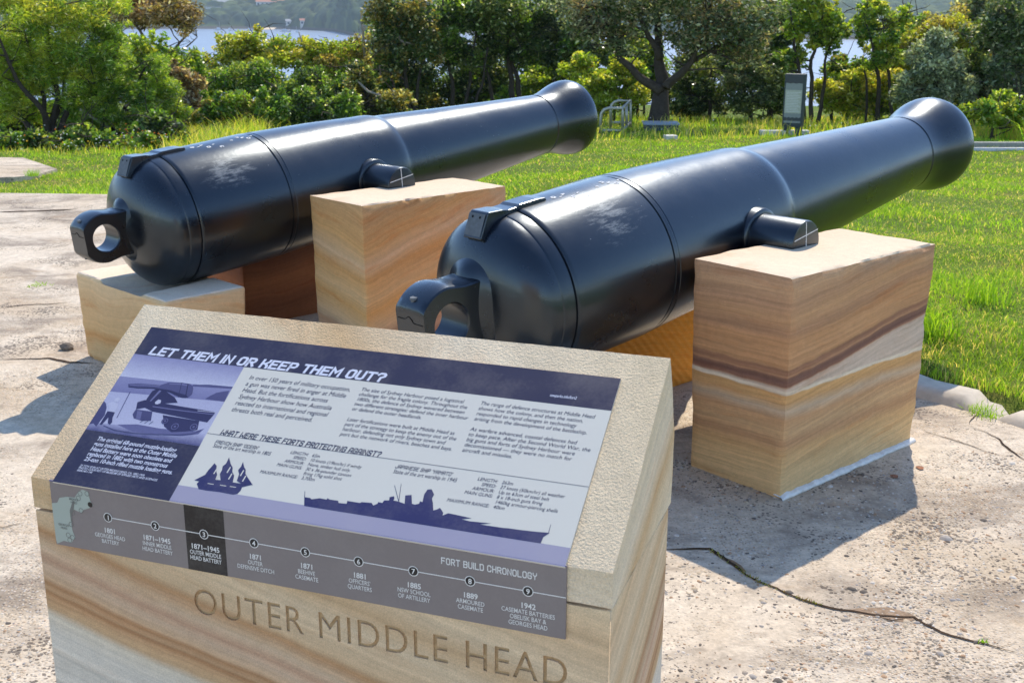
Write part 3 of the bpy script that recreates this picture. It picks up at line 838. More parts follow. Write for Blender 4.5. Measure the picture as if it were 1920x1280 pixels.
def engraved_front():
    """front sheet of the base with the letters cut right through it, 7 mm deep"""
    cu = bpy.data.curves.new('lettering', 'FONT'); cu.body = 'OUTER MIDDLE HEAD'; cu.size = 1; cu.space_character = 1.12
    ob = bpy.data.objects.new('lettering', cu); COL.objects.link(ob)
    cu.resolution_u = 4; cu.fill_mode = 'NONE'
    bpy.context.view_layer.update()
    me = bpy.data.meshes.new_from_object(ob.evaluated_get(bpy.context.evaluated_depsgraph_get()))
    co = np.array([v.co[:] for v in me.vertices])
    lo, hi = co.min(0), co.max(0)
    x0, x1, zb, zt = .3235, .991, SJ-.1475, SJ-.0985
    loops = []
    nxt = {}
    for e in me.edges:
        a, b = e.vertices; nxt.setdefault(a, []).append(b); nxt.setdefault(b, []).append(a)
    seen = set()
    for s0 in range(len(me.vertices)):
        if s0 in seen or s0 not in nxt: continue
        lp, cur, prv = [], s0, None
        while cur not in seen:
            seen.add(cur); lp.append(cur)
            c = [q for q in nxt[cur] if q != prv and q not in seen]
            if not c: break
            prv, cur = cur, c[0]
        loops.append([(x0+(co[i][0]-lo[0])/(hi[0]-lo[0])*(x1-x0), zb+(co[i][1]-lo[1])/(hi[1]-lo[1])*(zt-zb)) for i in lp])
    bpy.data.objects.remove(ob); bpy.data.curves.remove(cu)
    c2 = bpy.data.curves.new('front', 'CURVE'); c2.dimensions = '2D'; c2.fill_mode = 'BOTH'; c2.extrude = .002
    rect = [(0.004, .0), (SW-.004, .0), (SW-.004, SJ-.005), (.004, SJ-.005)]
    for lp in [rect]+loops:
        sp = c2.splines.new('POLY'); sp.points.add(len(lp)-1); sp.use_cyclic_u = True
        for q, pt in zip(lp, sp.points): pt.co = (q[0], q[1], 0, 1)
    o2 = bpy.data.objects.new('front', c2); COL.objects.link(o2)
    bpy.context.view_layer.update()
    me = bpy.data.meshes.new_from_object(o2.evaluated_get(bpy.context.evaluated_depsgraph_get()))
    bpy.data.objects.remove(o2); bpy.data.curves.remove(c2)
    me.transform(Matrix(((1, 0, 0, 0), (0, 0, -1, .002), (0, 1, 0, 0), (0, 0, 0, 1))))
    return me
base = link('base_block', engraved_front(), M_base, sign)
b = MB()
b.box((.004, .0039, 0), (SW-.004, SD-.004, SJ-.005))
rest = b.build('core', M_base, base, bevel=.004)
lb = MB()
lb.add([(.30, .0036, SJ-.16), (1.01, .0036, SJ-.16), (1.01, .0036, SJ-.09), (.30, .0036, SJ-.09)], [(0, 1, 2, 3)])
lb.build('lettering_ground', stone_mat('shade-tinted lettering', [(0, (198, 168, 130)), (1, (190, 160, 122))], .3, -.6, 0, 1, .05, .2, .5), base)  # letter floor tinted darker: shade of the incised cuts put into the colour

# cap stone: fine grid so that its hammered face catches the low light
def cap_mesh():
    prof = [(0, SJ), (0, SJ+SC), (SRY, SJ+SRZ), (SKY, SJ+SKZ), (SD, SJ)]
    bm = bmesh.new()
    ring = []
    for (a, b_), n in zip(zip(prof, prof[1:]+prof[:1]), (3, 22, 10, 8, 20)):
        for i in range(n): ring.append((a[0]+(b_[0]-a[0])*i/n, a[1]+(b_[1]-a[1])*i/n))
    nxx = 60; rows = []
    for i in range(nxx+1):
        row = []
        for y, z in ring:
            x = SW*i/nxx
            q = Vector((x*16, y*16, z*16)); e = noise.noise(q)*.0008+noise.noise(q*3)*.0005
            if i in (0, nxx): x += (.004 if i == 0 else -.004)*(.4+noise.noise(q*1.5)*.4)
            row.append(bm.verts.new((x, y+e*.5, z+e)))
        rows.append(row)
    n = len(ring)
    for i in range(nxx):
        for k in range(n): f = bm.faces.new((rows[i][k], rows[i+1][k], rows[i+1][(k+1) % n], rows[i][(k+1) % n])); f.smooth = True
    for row in (rows[0][::-1], rows[-1]):
        bm.faces.new(row)
    bmesh.ops.triangulate(bm, faces=[f for f in bm.faces if len(f.verts) > 4])
    bmesh.ops.recalc_face_normals(bm, faces=bm.faces)
    me = bpy.data.meshes.new('cap_stone'); bm.to_mesh(me); bm.free()
    me.set_sharp_from_angle(angle=R(35))
    return me
cap = link('cap_stone', cap_mesh(), M_cap, sign)
md = cap.modifiers.new('bevel', 'BEVEL'); md.width = .006; md.segments = 3; md.limit_method = 'ANGLE'; md.angle_limit = R(33)

# panel frame: X along the lectern, Y up the slope, Z out of the face
sl = Vector((0, SRY, SRZ-SC)).normalized(); nrm = Vector((1, 0, 0)).cross(sl)
panel = empty('info_panel'); panel.parent = sign
pm = Matrix((Vector((1, 0, 0)), sl, nrm)).transposed().to_4x4(); pm.translation = Vector((0, 0, SJ+SC))
panel.matrix_local = pm
fas = empty('chronology_panel'); fas.parent = sign
fm = Matrix((Vector((1, 0, 0)), Vector((0, 0, 1)), Vector((0, -1, 0)))).transposed().to_4x4(); fm.translation = Vector((0, 0, SJ))
fas.matrix_local = fm

def ink(name, c, rough=.42, spec=.32):
    mt, nt, p, o = newmat(name)
    tc = nd(nt, 'TexCoord').outputs['Object']
    n = noise_t(nt, tc, 9, 6, .65); d = noise_t(nt, tc, 160, 3, .7)
    dm = nd(nt, 'MapRange', {0: mth(nt, 'ADD', n, mth(nt, 'MULTIPLY', d, .35)), 1: .62, 2: .92, 3: 0, 4: .10}).outputs[0]
    nt.links.new(mix(nt, dm, c, lin(190, 180, 168)), p.inputs['Base Color'])
    p.inputs['Roughness'].default_value = rough; p.inputs['Specular IOR Level'].default_value = spec
    nt.links.new(nd(nt, 'MapRange', {0: n, 1: .3, 2: .7, 3: rough-.06, 4: rough+.1}).outputs[0], p.inputs['Roughness'])
    return mt
K = .78
I_pale = ink('panel pale', lin(234, 227, 212, K)); I_navy = ink('panel navy', lin(62, 60, 86, .66)); I_strip = ink('panel lavender', lin(174, 167, 186, K))
I_text = ink('panel dark text', lin(58, 58, 92, .6)); I_white = ink('panel white', lin(226, 226, 238, .85)); I_ship = ink('ship ink', lin(62, 62, 112, .65))
I_grey = ink('fascia grey', lin(132, 121, 117, 1.0)); I_black = ink('fascia black', lin(44, 40, 40, .8)); I_fwhite = ink('fascia white', lin(226, 222, 216, 1.0)); I_map = ink('map green', lin(168, 176, 164, .95)); I_mapd = ink('map ring', lin(112, 112, 106, 1.0))

def sheet(name, poly, z, mat, parent, th=None):
    b = MB()
    if th: b.prism(poly, z-th, z)
    else: b.add([(x, y, z) for x, y in poly], [tuple(range(len(poly)))])
    return b.build(name, mat, parent)
PX0, PX1, PY1 = .0534, .9862, .3608
sheet('panel_sheet', [(PX0, -.0045), (PX1, -.0045), (PX1, PY1), (PX0, PY1)], .0042, I_pale, panel, .0038)
sheet('header_band', [(PX0, .2916), (PX1, .2916), (PX1, PY1), (PX0, PY1)], .0043, I_navy, panel)
sheet('caption_field', [(PX0, -.0045), (.2936, -.0045), (.2936, .1105), (PX0, .1105)], .0043, I_navy, panel)
sheet('lower_strip', [(.2936, -.0045), (PX1, -.0045), (PX1, .0285), (.2936, .0285)], .0043, I_strip, panel)
# the old photograph on the panel: sky, sea, parapet, gun on its carriage and a gunner
def print_tone(name, top, bottom, y0, y1, k=.78):
    mt, nt, p, o = newmat(name)
    tc = nd(nt, 'TexCoord').outputs['Object']
    f = nd(nt, 'MapRange', {0: mth(nt, 'ADD', nd(nt, 'SeparateXYZ', {0: tc}).outputs[1], mth(nt, 'MULTIPLY', noise_t(nt, tc, 60, 5, .7), .02)), 1: y0+.01, 2: y1+.01}).outputs[0]
    c = ramp(nt, f, [(0, lin(*bottom, k)), (1, lin(*top, k))])
    g = nd(nt, 'MapRange', {0: noise_t(nt, tc, 420, 3, .7), 1: .3, 2: .7, 3: .88, 4: 1.1}).outputs[0]
    nt.links.new(nd(nt, 'VectorMath', {0: c, 'Scale': g}, operation='SCALE').outputs[0], p.inputs['Base Color'])
    p.inputs['Roughness'].default_value = .42; p.inputs['Specular IOR Level'].default_value = .32
    return mt
P_sky = print_tone('print sky', (150, 148, 184), (206, 204, 222), .236, .2916)
P_sea = print_tone('print sea', (150, 148, 184), (128, 126, 166), .199, .242)
P_wall = print_tone('print wall', (184, 182, 208), (196, 194, 216), .127, .21)
P_floor = print_tone('print floor', (186, 184, 210), (96, 94, 136), .1105, .137)
P_dark = print_tone('print dark', (52, 50, 86), (62, 60, 98), .13, .24)
P_mid = print_tone('print mid', (92, 90, 130), (76, 74, 114), .13, .24)
P_soft = print_tone('print soft', (122, 120, 158), (110, 108, 148), .13, .24)
P_lite = print_tone('print light', (206, 204, 222), (196, 194, 214), .13, .24)
ph = sheet('gun_photograph', [(PX0, .1105), (.2936, .1105), (.2936, .2916), (PX0, .2916)], .0043, P_sky, panel)
def C(L): return [(min(max(x, PX0), .2936), max(y, .1106)) for x, y in L]
pz = .00434
for nm, mt_, L in [
    ('sea', P_sea, [(.0534, .2362), (.2936, .2410), (.2957, .2096), (.0534, .1992)]), ('far_shore', P_mid, [(.212, .2379), (.2436, .2424), (.2936, .2443), (.2936, .2395), (.2142, .2338)]),
    ('dark_hill', P_mid, [(.2526, .2098), (.2572, .2161), (.2676, .2264), (.2800, .2315), (.2908, .235), (.2939, .2093)]), ('parapet', P_wall, [(.0534, .199), (.2957, .2096), (.2923, .1371), (.0534, .1270)]),
    ('gun_floor', P_floor, [(.0534, .1270), (.2923, .1371), (.2936, .1106), (.0534, .1106)]), ('joint', P_mid, [(.0942, .2037), (.0962, .204), (.1019, .1437), (.1003, .1433)]),
    ('rock', P_mid, [(.0529, .1763), (.0605, .172), (.0675, .163), (.0734, .1463), (.0709, .1192), (.0616, .1251), (.0534, .122)]),
    ('floor_shade', P_soft, [(.11, .130), (.15, .1365), (.20, .1345), (.27, .140), (.284, .1475), (.278, .134), (.25, .1255), (.20, .1215), (.15, .1195)]),
    ('underframe', P_dark, [(.1884, .1635), (.266, .1616), (.2722, .1424), (.2524, .136), (.2245, .13), (.2044, .1396)]), ('drum', P_mid, [(.1286, .1676), (.1641, .1677), (.1723, .1474), (.155, .1448), (.1352, .1478), (.1279, .1562)]),
    ('drum_light', P_soft, [(.1335, .1649), (.1435, .165), (.1497, .147), (.1396, .1485)]), ('slide', P_dark, [(.1228, .1834), (.1351, .1905), (.2091, .1873), (.2868, .1851), (.2875, .1801), (.2827, .1607), (.266, .1616), (.2053, .1652), (.1641, .1677), (.1447, .1735), (.1286, .1676)]),
    ('bracket', P_dark, [(.1502, .2216), (.1709, .2134), (.1921, .2041), (.2036, .1939), (.1695, .1867), (.1378, .1856), (.1373, .1952), (.139, .2124)]), ('bracket_light', P_soft, [(.1525, .2174), (.1570, .2150), (.1490, .1894), (.1458, .1894)]),
    ('beam', P_soft, [(.1573, .1797), (.2135, .1793), (.2875, .1801), (.2877, .1785), (.2152, .1771), (.1591, .1775)]), ('beam_cap', P_lite, [(.2506, .1836), (.287, .1847), (.2878, .1836), (.2519, .1822)]),
    ('barrel', P_mid, [(.0807, .2207), (.0991, .2247), (.1308, .2269), (.1472, .227), (.1624, .2363), (.1892, .2392), (.2057, .2384), (.2140, .235), (.2179, .229), (.2222, .2164), (.218, .2078), (.2074, .2054), (.1892, .2094), (.1747, .2139), (.1362, .2173), (.1054, .2138), (.0856, .2137)]),
    ('barrel_shade', P_dark, [(.0850, .2160), (.1054, .2165), (.1362, .2200), (.1747, .2190), (.1900, .2160), (.2120, .2130), (.218, .2078), (.2074, .2054), (.1892, .2094), (.1747, .2139), (.1362, .2173), (.1054, .2138), (.0856, .2137)]),
    ('barrel_light', P_soft, [(.0853, .2200), (.1163, .2240), (.1483, .2254), (.1492, .2238), (.1175, .2222), (.0862, .2187)]), ('breech_light', P_soft, [(.1638, .2342), (.1905, .2372), (.2036, .2360), (.2049, .2335), (.1886, .2338), (.1654, .2317)]),
    ('breech_band', P_dark, [(.1872, .2388), (.1885, .2391), (.1990, .2053), (.1974, .2065)]), ('breech_band', P_dark, [(.2008, .2389), (.2029, .2384), (.2140, .2064), (.2121, .2059)]),
    ('winch', P_lite, [(.158, .1890), (.162, .1955), (.168, .1945), (.170, .188), (.165, .1845), (.160, .1850)]), ('shirt', P_lite, [(.065, .1714), (.0746, .1781), (.0855, .1744), (.0890, .166), (.0905, .1549), (.0761, .1555), (.0735, .163), (.0690, .1675)]),
    ('trousers', P_dark, [(.0739, .1551), (.0905, .1549), (.0925, .1427), (.0975, .1327), (.0955, .1272), (.0898, .1300), (.0838, .1427), (.0818, .133), (.0798, .1248), (.0748, .1249), (.0747, .14)])]:
    sheet(nm, C(L), pz, mt_, ph); pz += .000012
def spot(nm, mt_, x, y, r_, r2=0):
    global pz
    b = MB(); n = 22; V = [(x+r_*math.cos(2*math.pi*k/n), y+r_*math.sin(2*math.pi*k/n), pz) for k in range(n)]
    if r2:
        V += [(x+r2*math.cos(2*math.pi*k/n), y+r2*math.sin(2*math.pi*k/n), pz) for k in range(n)]
        b.add(V, [(k, (k+1) % n, n+(k+1) % n, n+k) for k in range(n)])
    else: b.add(V, [tuple(range(n))])
    b.build(nm, mt_, ph); pz += .000012
spot('head', P_lite, .0791, .1823, .0052)
for x, y, r_ in ((.2254, .1428, .0088), (.2618, .1475, .0085), (.2001, .1516, .0070)):
    spot('wheel', P_dark, x, y, r_); spot('wheel_rim', P_soft, x, y, r_*.82, r_*.66); spot('wheel_hub', P_soft, x, y, r_*.25)
for x in (.152, .162, .172):
    sheet('stay', [(x, .1400), (x+.0012, .1400), (x+.006, .1475), (x+.0045, .1475)], pz, P_dark, ph); pz += .000012
arc = [(.0842, .1242), (.1124, .1179), (.1526, .1177), (.1978, .1217), (.2414, .1276), (.2688, .1344), (.2794, .1435)]
b = MB(); b.add([(x, y, pz) for x, y in arc]+[(x, y-.0014, pz) for x, y in arc], [(k, k+1, 8+k, 7+k) for k in range(6)])
b.build('floor_rail', P_mid, ph)

# ---- lettering
def text_mesh(body, bold=0.0):
    cu = bpy.data.curves.new('t', 'FONT'); cu.body = body; cu.size = 1; cu.resolution_u = 3; cu.offset = bold
    ob = bpy.data.objects.new('t', cu); COL.objects.link(ob)
    bpy.context.view_layer.update()
    me = bpy.data.meshes.new_from_object(ob.evaluated_get(bpy.context.evaluated_depsgraph_get()))
    V = np.array([v.co[:] for v in me.vertices]); F = [tuple(p.vertices) for p in me.polygons]
    bpy.data.objects.remove(ob); bpy.data.curves.remove(cu); bpy.data.meshes.remove(me)
    return V, F
def lines(name, rows, parent, mat, z, shear=.0, bold=0.0, label=None):
    """rows of (text, x, y, size, xscale, align)"""
    b = MB()
    for body, x, y, size, xs, al in rows:
        V, F = text_mesh(body, bold)
        w_ = V[:, 0].max()*size*xs
        ox = x if al == 'L' else (x-w_ if al == 'R' else x-w_/2)
        P = np.c_[V[:, 0]*size*xs+V[:, 1]*size*shear+ox, V[:, 1]*size+y, np.full(len(V), z)]
        b.add(P, F)
    return b.build(name, mat, parent)
def fit_w(body, width, bold=0.0):
    V, F = text_mesh(body, bold); return width/V[:, 0].max()
def paragraph(name, body, x, y0, y1, wid, size, mat, shear=.18, bold=0.0, k=0, z=.00445):
    sx = fit_w(body[k], wid, bold)/size
    n = len(body)
    lines(name, [(t_, x, y0+(y1-y0)*i/max(1, n-1), size, sx, 'L') for i, t_ in enumerate(body)], panel, mat, z, shear, bold)
paragraph('intro_lettering', ["In over 150 years of military occupation,", "a gun was never fired in anger at Middle", "Head. But the fortifications across", "Sydney Harbour show how Australia", "reacted to international and regional", "threats both real and perceived."], .3153, .2656, .1915, .204, .0138, I_text)
paragraph('history_lettering', ["The size of Sydney Harbour posed a logistical", "challenge for the fragile colony. Throughout the", "1800s, the defence of Sydney wavered between", "two different strategies: defend the inner harbour", "or defend the outer headlands."], .5388, .2703, .2266, .193, .0108, I_text)
paragraph('history_lettering', ["Later fortifications were built at Middle Head as", "part of the strategy to keep the enemy out of the", "harbour, defending not only Sydney town and", "port but the network of rivers, beaches and bays."], .5388, .2036, .1719, .199, .0108, I_text)
paragraph('history_lettering', ["The range of defence structures at Middle Head", "shows how the colony, and then the nation,", "responded to rapid changes in technology", "arising from the development of the battleship."], .7620, .272, .2384, .200, .0108, I_text)
paragraph('history_lettering', ["As warfare advanced, coastal defences had", "to keep pace. After the Second World War, the", "big guns and forts of Sydney Harbour were", "decomissioned \u2014 they were no match for", "aircraft and missiles."], .7620, .2166, .1732, .1835, .0108, I_text)
paragraph('caption_lettering', ["The original 68-pound muzzle-loading", "guns installed here at the Outer Middle", "Head Battery were soon obsolete and", "replaced in 1882 with two monstrous", "25-ton 10-inch rifled muzzle loading guns."], .0880, .0912, .0467, .166, .0122, I_white, .15, .018)
paragraph('credit_lettering', ["25 TON GUN AT OUTER MIDDLE HEAD, CA. 1882-1900", "PHOTO COURTESY OF MUSEUM OF APPLIED ARTS AND SCIENCES", "00061451-140"], .0875, .0342, .0238, .163, .0058, I_white, .15, .012, 1)
lines('web_address', [('nswparks.info/fort2', .876, .3063, .0088, fit_w('nswparks.info/fort2', .0464)/.0088, 'L')], panel, I_white, .00445, .1, .01)
S1 = .0092
def specs(rows, xr, xl, y0, y1, sx):
    n = len(rows); out = []
    for i, (a, v) in enumerate(rows):
        y = y0+(y1-y0)*i/(n-1)
        if a: out.append((a, xr, y, S1, sx, 'R'))
        out.append((v, xl, y, S1, sx, 'L'))
    lines('specification_lettering', out, panel, I_text, .00445, .16)
sx1 = fit_w('27 knots (50km/hr) all weather', .107)/S1
specs([('LENGTH:', '65m'), ('SPEED:', '10 knots (19km/hr) if windy'), ('ARMOUR:', 'None, timber hull only.'), ('MAIN GUNS:', '30 x 36-pounder cannon'), ('', 'firing 17kg solid shot'), ('MAXIMUM RANGE:', '3,700m')], .500, .5074, .1218, .0755, sx1)
specs([('LENGTH:', '263m'), ('SPEED:', '27 knots (50km/hr) all weather'), ('ARMOUR:', 'Up to 63cm of steel belt'), ('MAIN GUNS:', '8 x 18-inch guns firing'), ('', '1460kg armour-piercing shells'), ('MAXIMUM RANGE:', '40km')], .8395, .8467, .1228, .0760, sx1)
lines('ship_note', [('State of the art warship in 1805', .3182, .1122, .0108, fit_w('State of the art warship in 1805', .1133)/.0108, 'L')], panel, I_text, .00445, .16)
lines('ship_note', [('State of the art warship in 1945', .6604, .1134, .0108, fit_w('State of the art warship in 1945', .1117)/.0108, 'L')], panel, I_text, .00445, .16)

# squared display lettering drawn as mitred strokes
GL = {'A': [[(0,0),(0,4.6),(.9,6),(3.1,6),(4,4.6),(4,0)],[(0,2.4),(4,2.4)]], 'B': [[(0,0),(3.2,0),(4,.9),(4,2.4),(3.3,3.1),(4,3.8),(4,5.1),(3.2,6),(0,6)],[(0,0),(0,6)],[(0,3.1),(3.3,3.1)]],
 'C': [[(4,4.4),(4,5.1),(3.1,6),(.9,6),(0,5.1),(0,.9),(.9,0),(3.1,0),(4,.9),(4,1.6)]], 'D': [[(0,0),(3.1,0),(4,.9),(4,5.1),(3.1,6),(0,6)],[(0,0),(0,6)]], 'E': [[(4,0),(0,0),(0,6),(4,6)],[(0,3.1),(3.2,3.1)]],
 'F': [[(0,0),(0,6),(4,6)],[(0,3.1),(3.2,3.1)]], 'G': [[(4,4.6),(4,5.1),(3.1,6),(.9,6),(0,5.1),(0,.9),(.9,0),(3.1,0),(4,.9),(4,2.8),(2.2,2.8)]], 'H': [[(0,0),(0,6)],[(4,0),(4,6)],[(0,3.1),(4,3.1)]],
 'I': [[(0,0),(0,6)]], 'J': [[(4,6),(4,.9),(3.1,0),(.9,0),(0,.9),(0,1.8)]], 'K': [[(0,0),(0,6)],[(4,6),(4,4.9),(2.2,3.1),(4,1.3),(4,0)],[(0,3.1),(2.2,3.1)]], 'L': [[(0,6),(0,0),(3.8,0)]],
 'M': [[(0,0),(0,6),(2.5,2.6),(5,6),(5,0)]], 'N': [[(0,0),(0,6),(4,0),(4,6)]], 'O': [[(.9,0),(3.1,0),(4,.9),(4,5.1),(3.1,6),(.9,6),(0,5.1),(0,.9),(.9,0)]], 'P': [[(0,0),(0,6),(3.1,6),(4,5.1),(4,3.6),(3.1,2.7),(0,2.7)]],
 'R': [[(0,0),(0,6),(3.1,6),(4,5.1),(4,3.8),(3.1,2.9),(0,2.9)],[(2,2.9),(4,0)]], 'S': [[(4,4.8),(4,5.1),(3.1,6),(.9,6),(0,5.1),(0,4),(.9,3.1),(3.1,3.1),(4,2.2),(4,.9),(3.1,0),(.9,0),(0,.9),(0,1.2)]],
 'T': [[(0,6),(4.2,6)],[(2.1,0),(2.1,6)]], 'U': [[(0,6),(0,.9),(.9,0),(3.1,0),(4,.9),(4,6)]], 'W': [[(0,6),(0,0),(2.6,2.8),(5.2,0),(5.2,6)]], 'Y': [[(0,6),(0,4.4),(2,2.7),(4,4.4),(4,6)],[(2,0),(2,2.7)]],
 '?': [[(0,5),(.9,6),(3.1,6),(4,5.1),(4,3.9),(2.1,2.7),(2.1,1.6)],[(2.1,0),(2.1,.7)]], "'": [[(0,4.6),(0,6)]]}
def display(name, body, x, y, width, h, parent, mat, z, shear=.0, th=1.05):
    b = MB(); cx_ = 0; pl = []
    for ch in body:
        if ch == ' ': cx_ += 3.0; continue
        for st in GL[ch]: pl.append([(px+cx_, py) for px, py in st])
        cx_ += max(p_[0] for st in GL[ch] for p_ in st)+2.0
    tot = cx_-2.0+th
    sx, sy = width/tot, h/(6+th)
    for i, st in enumerate(pl):
        P = [np.array(q) for q in st]; closed = np.allclose(P[0], P[-1]); n = len(P); L, Rr = [], []
        for k in range(n):
            d0 = P[k]-P[k-1] if k > 0 else (P[-1]-P[-2] if closed else None)
            d1 = P[k+1]-P[k] if k < n-1 else (P[1]-P[0] if closed else None)
            ds_ = [d/np.linalg.norm(d) for d in (d0, d1) if d is not None]
            ns = [np.array([-d[1], d[0]]) for d in ds_]
            if len(ns) == 2:
                mm = ns[0]+ns[1]; mm /= np.linalg.norm(mm); mm = mm/max(.45, mm @ ns[0]); q = P[k]
            else:
                mm = ns[0]; q = P[k]+(ds_[0]*(th/2) if d1 is None else -ds_[0]*(th/2))
            L.append(q+mm*th/2); Rr.append(q-mm*th/2)
        T = lambda q: (x+(q[0]+th/2)*sx+(q[1]+th/2)*sy*shear, y+(q[1]+th/2)*sy, z+(i % 5)*.00003)
        b.add([T(q) for q in L]+[T(q) for q in Rr], [(k, k+1, n+k+1, n+k) for k in range(n-1)])
    return b.build(name, mat, parent)
display('title_lettering', 'LET THEM IN OR KEEP THEM OUT?', .0825, .2935, .489, .0215, panel, I_white, .00445, .22, 1.6)
display('heading_lettering', 'WHAT WERE THESE FORTS PROTECTING AGAINST?', .3185, .1393, .3075, .0118, panel, I_text, .00445, .2, 1.2)
display('ship_heading', "FRENCH SHIP 'OCEAN'", .3185, .1200, .0855, .0075, panel, I_text, .00445, .18, .95)
display('ship_heading', "JAPANESE SHIP 'YAMATO'", .6605, .1233, .1005, .0075, panel, I_text, .00445, .18, .95)
sheet('rule_line', [(.2936, .1384), (PX1, .1396), (PX1, .1404), (.2936, .1392)], .00452, I_text, panel)
# silhouettes
b = MB()
for i, poly in enumerate([[(.3266, .0364), (.3355, .0267), (.3502, .0264), (.3755, .0275), (.4023, .0266), (.4092, .0294), (.412, .0367), (.4114, .0433), (.428, .0513), (.4107, .0524), (.4064, .0496), (.3634, .0500), (.3317, .0473)],
   [(.3385, .081), (.3454, .0764), (.3494, .0664), (.3548, .0597), (.3563, .0495), (.3593, .0418), (.339, .0404), (.3189, .0423), (.3329, .0559), (.3343, .0659), (.3369, .0739)],
   [(.3595, .0967), (.3691, .0842), (.3762, .0777), (.3794, .0696), (.3864, .063), (.3903, .0495), (.367, .0491), (.359, .0617), (.3591, .07), (.3566, .0774), (.3602, .0834)],
   [(.3893, .092), (.3962, .0823), (.4018, .0775), (.405, .0696), (.4145, .0615), (.4284, .0505), (.4064, .0496), (.396, .0539), (.3938, .0676), (.3883, .0746), (.3903, .0824)]]):
    b.add([(x, y, .00445+i*.00003) for x, y in poly], [tuple(range(len(poly)))])
b.build('sailing_ship_silhouette', I_ship, panel)
b = MB()
for x, y in ((.348, .066), (.357, .058), (.371, .072), (.380, .060), (.398, .070), (.407, .060)):
    b.add([(x-.0012, y-.006, .00462), (x+.0010, y-.006, .00462), (x+.0018, y+.006, .00462), (x-.0004, y+.006, .00462)], [(0, 1, 2, 3)])
for x, y in ((.352, .0395), (.376, .040), (.395, .0405)):
    b.add([(x-.006, y, .00462), (x+.006, y, .00462), (x+.006, y+.0012, .00462), (x-.006, y+.0012, .00462)], [(0, 1, 2, 3)])
b.build('sail_gaps', I_pale, panel)
BATT = [(.5289, .0433), (.539, .0434), (.5429, .0414), (.5563, .0457), (.5687, .0451), (.5691, .0478), (.5744, .0461), (.5894, .0464), (.5916, .0425), (.6057, .0433), (.605, .0487), (.6275, .0486), (.6296, .0506), (.6469, .052), (.6515, .0479), (.6572, .0521), (.6574, .0554), (.6649, .055), (.6659, .0601), (.6742, .0615), (.6727, .0677), (.6796, .0705), (.6819, .066), (.6811, .0626), (.6886, .0623), (.6979, .0607), (.7021, .0598), (.6975, .0751), (.7076, .0778), (.7141, .0618), (.7196, .0612), (.7258, .0639), (.7255, .0686), (.7302, .0678), (.728, .0819), (.7302, .092), (.7368, .0938), (.7444, .0847), (.7435, .0765), (.7478, .0692), (.7531, .0558), (.758, .0583), (.7623, .0622), (.7655, .0595), (.7708, .0542), (.771, .0495), (.779, .055), (.7876, .0546), (.8191, .0526), (.8039, .048), (.8182, .0468), (.8535, .049), (.8357, .0443), (.8468, .0441), (.8741, .0444), (.8821, .0452), (.9009, .0455), (.9248, .0467), (.9478, .0484), (.9402, .0395), (.9393, .0282), (.5642, .0270), (.5356, .0270)]
b = MB(); b.add([(x, y, .00445) for x, y in BATT], [tuple(range(len(BATT)))])
for p0, p1 in (((.6728, .0906), (.691, .062)), ((.6828, .0956), (.691, .062)), ((.9456, .063), (.9462, .0466)), ((.5249, .0542), (.5298, .0418))):
    b.add([(p0[0]-.0004, p0[1], .00452), (p0[0]+.0004, p0[1], .00452), (p1[0]+.0005, p1[1], .00452), (p1[0]-.0005, p1[1], .00452)], [(0, 1, 2, 3)])
b.build('battleship_silhouette', I_ship, panel)

# ---- upright strip with the dates
FX0, FX1, FY0, FY1 = .0455, .9884, -.0625, .0600
sheet('fascia_sheet', [(FX0, FY0), (FX1, FY0), (FX1, FY1), (FX0, FY1)], .0042, I_grey, fas, .0038)
sheet('folded_edge', [(FX0, FY1-.0016), (FX1, FY1-.0016), (FX1, FY1), (FX0, FY1)], .00445, ink('fold edge blue', lin(84, 92, 160, .8)), fas)
sheet('current_site_band', [(.3205, FY0), (.3975, FY0), (.3975, FY1-.002), (.3205, FY1-.002)], .00445, I_black, fas)
mp = sheet('headland_map', [(FX0, .0162), (.0578, .019), (.0637, .029), (.0792, .0332), (.0971, .0347), (.1064, .0473), (.1150, .0520), (.1264, .0503), (.1293, .0336), (.1346, .0251), (.1251, .0189), (.114, .0141), (.1072, .0073), (.0925, .0114), (.0868, .0029), (.0833, -.0192), (.0841, -.0303), (.0883, -.0424), (.0789, -.0545), (.0629, -.053), (.0474, -.0611), (FX0, -.0533)], .00445, I_map, fas)
def disc(b, x, y, r_, z, r2=0, n=28):
    V = [(x+r_*math.cos(2*math.pi*k/n), y+r_*math.sin(2*math.pi*k/n), z) for k in range(n)]
    if r2:
        V += [(x+r2*math.cos(2*math.pi*k/n), y+r2*math.sin(2*math.pi*k/n), z) for k in range(n)]
        b.add(V, [(k, (k+1) % n, n+(k+1) % n, n+k) for k in range(n)])
    else: b.add(V, [tuple(range(n))])
b = MB()
for i, (x, y) in enumerate([(.1095, .0441), (.1241, .0459), (.1048, .0346), (.1077, .0115), (.0888, .0045), (.0827, -.0184), (.0739, -.0403), (.0828, -.0436), (.0759, -.0499)]):
    disc(b, x, y, .0048, .00475, .0038)
b.add([(.092, .028, .0047), (.096, .027, .0047), (.091, .008, .0047), (.087, .002, .0047), (.086, -.014, .0047), (.083, -.012, .0047), (.083, .008, .0047)], [tuple(range(7))])
b.build('map_marks', I_mapd, mp)
lines('map_lettering', [('MIDDLE', .094, .0285, .006, .9, 'C'), ('HEAD', .094, .0225, .006, .9, 'C'), ('GEORGES', .0665, -.024, .006, .9, 'C'), ('HEAD', .0665, -.030, .006, .9, 'C')], mp, I_mapd, .0049, 0, .01)
b = MB(); disc(b, .1284, .026, .0050, .0047); b.build('current_site_dot', I_black, mp)
CX = [.1635, .2602, .3567, .4527, .5482, .6440, .7391, .8343, .9284]
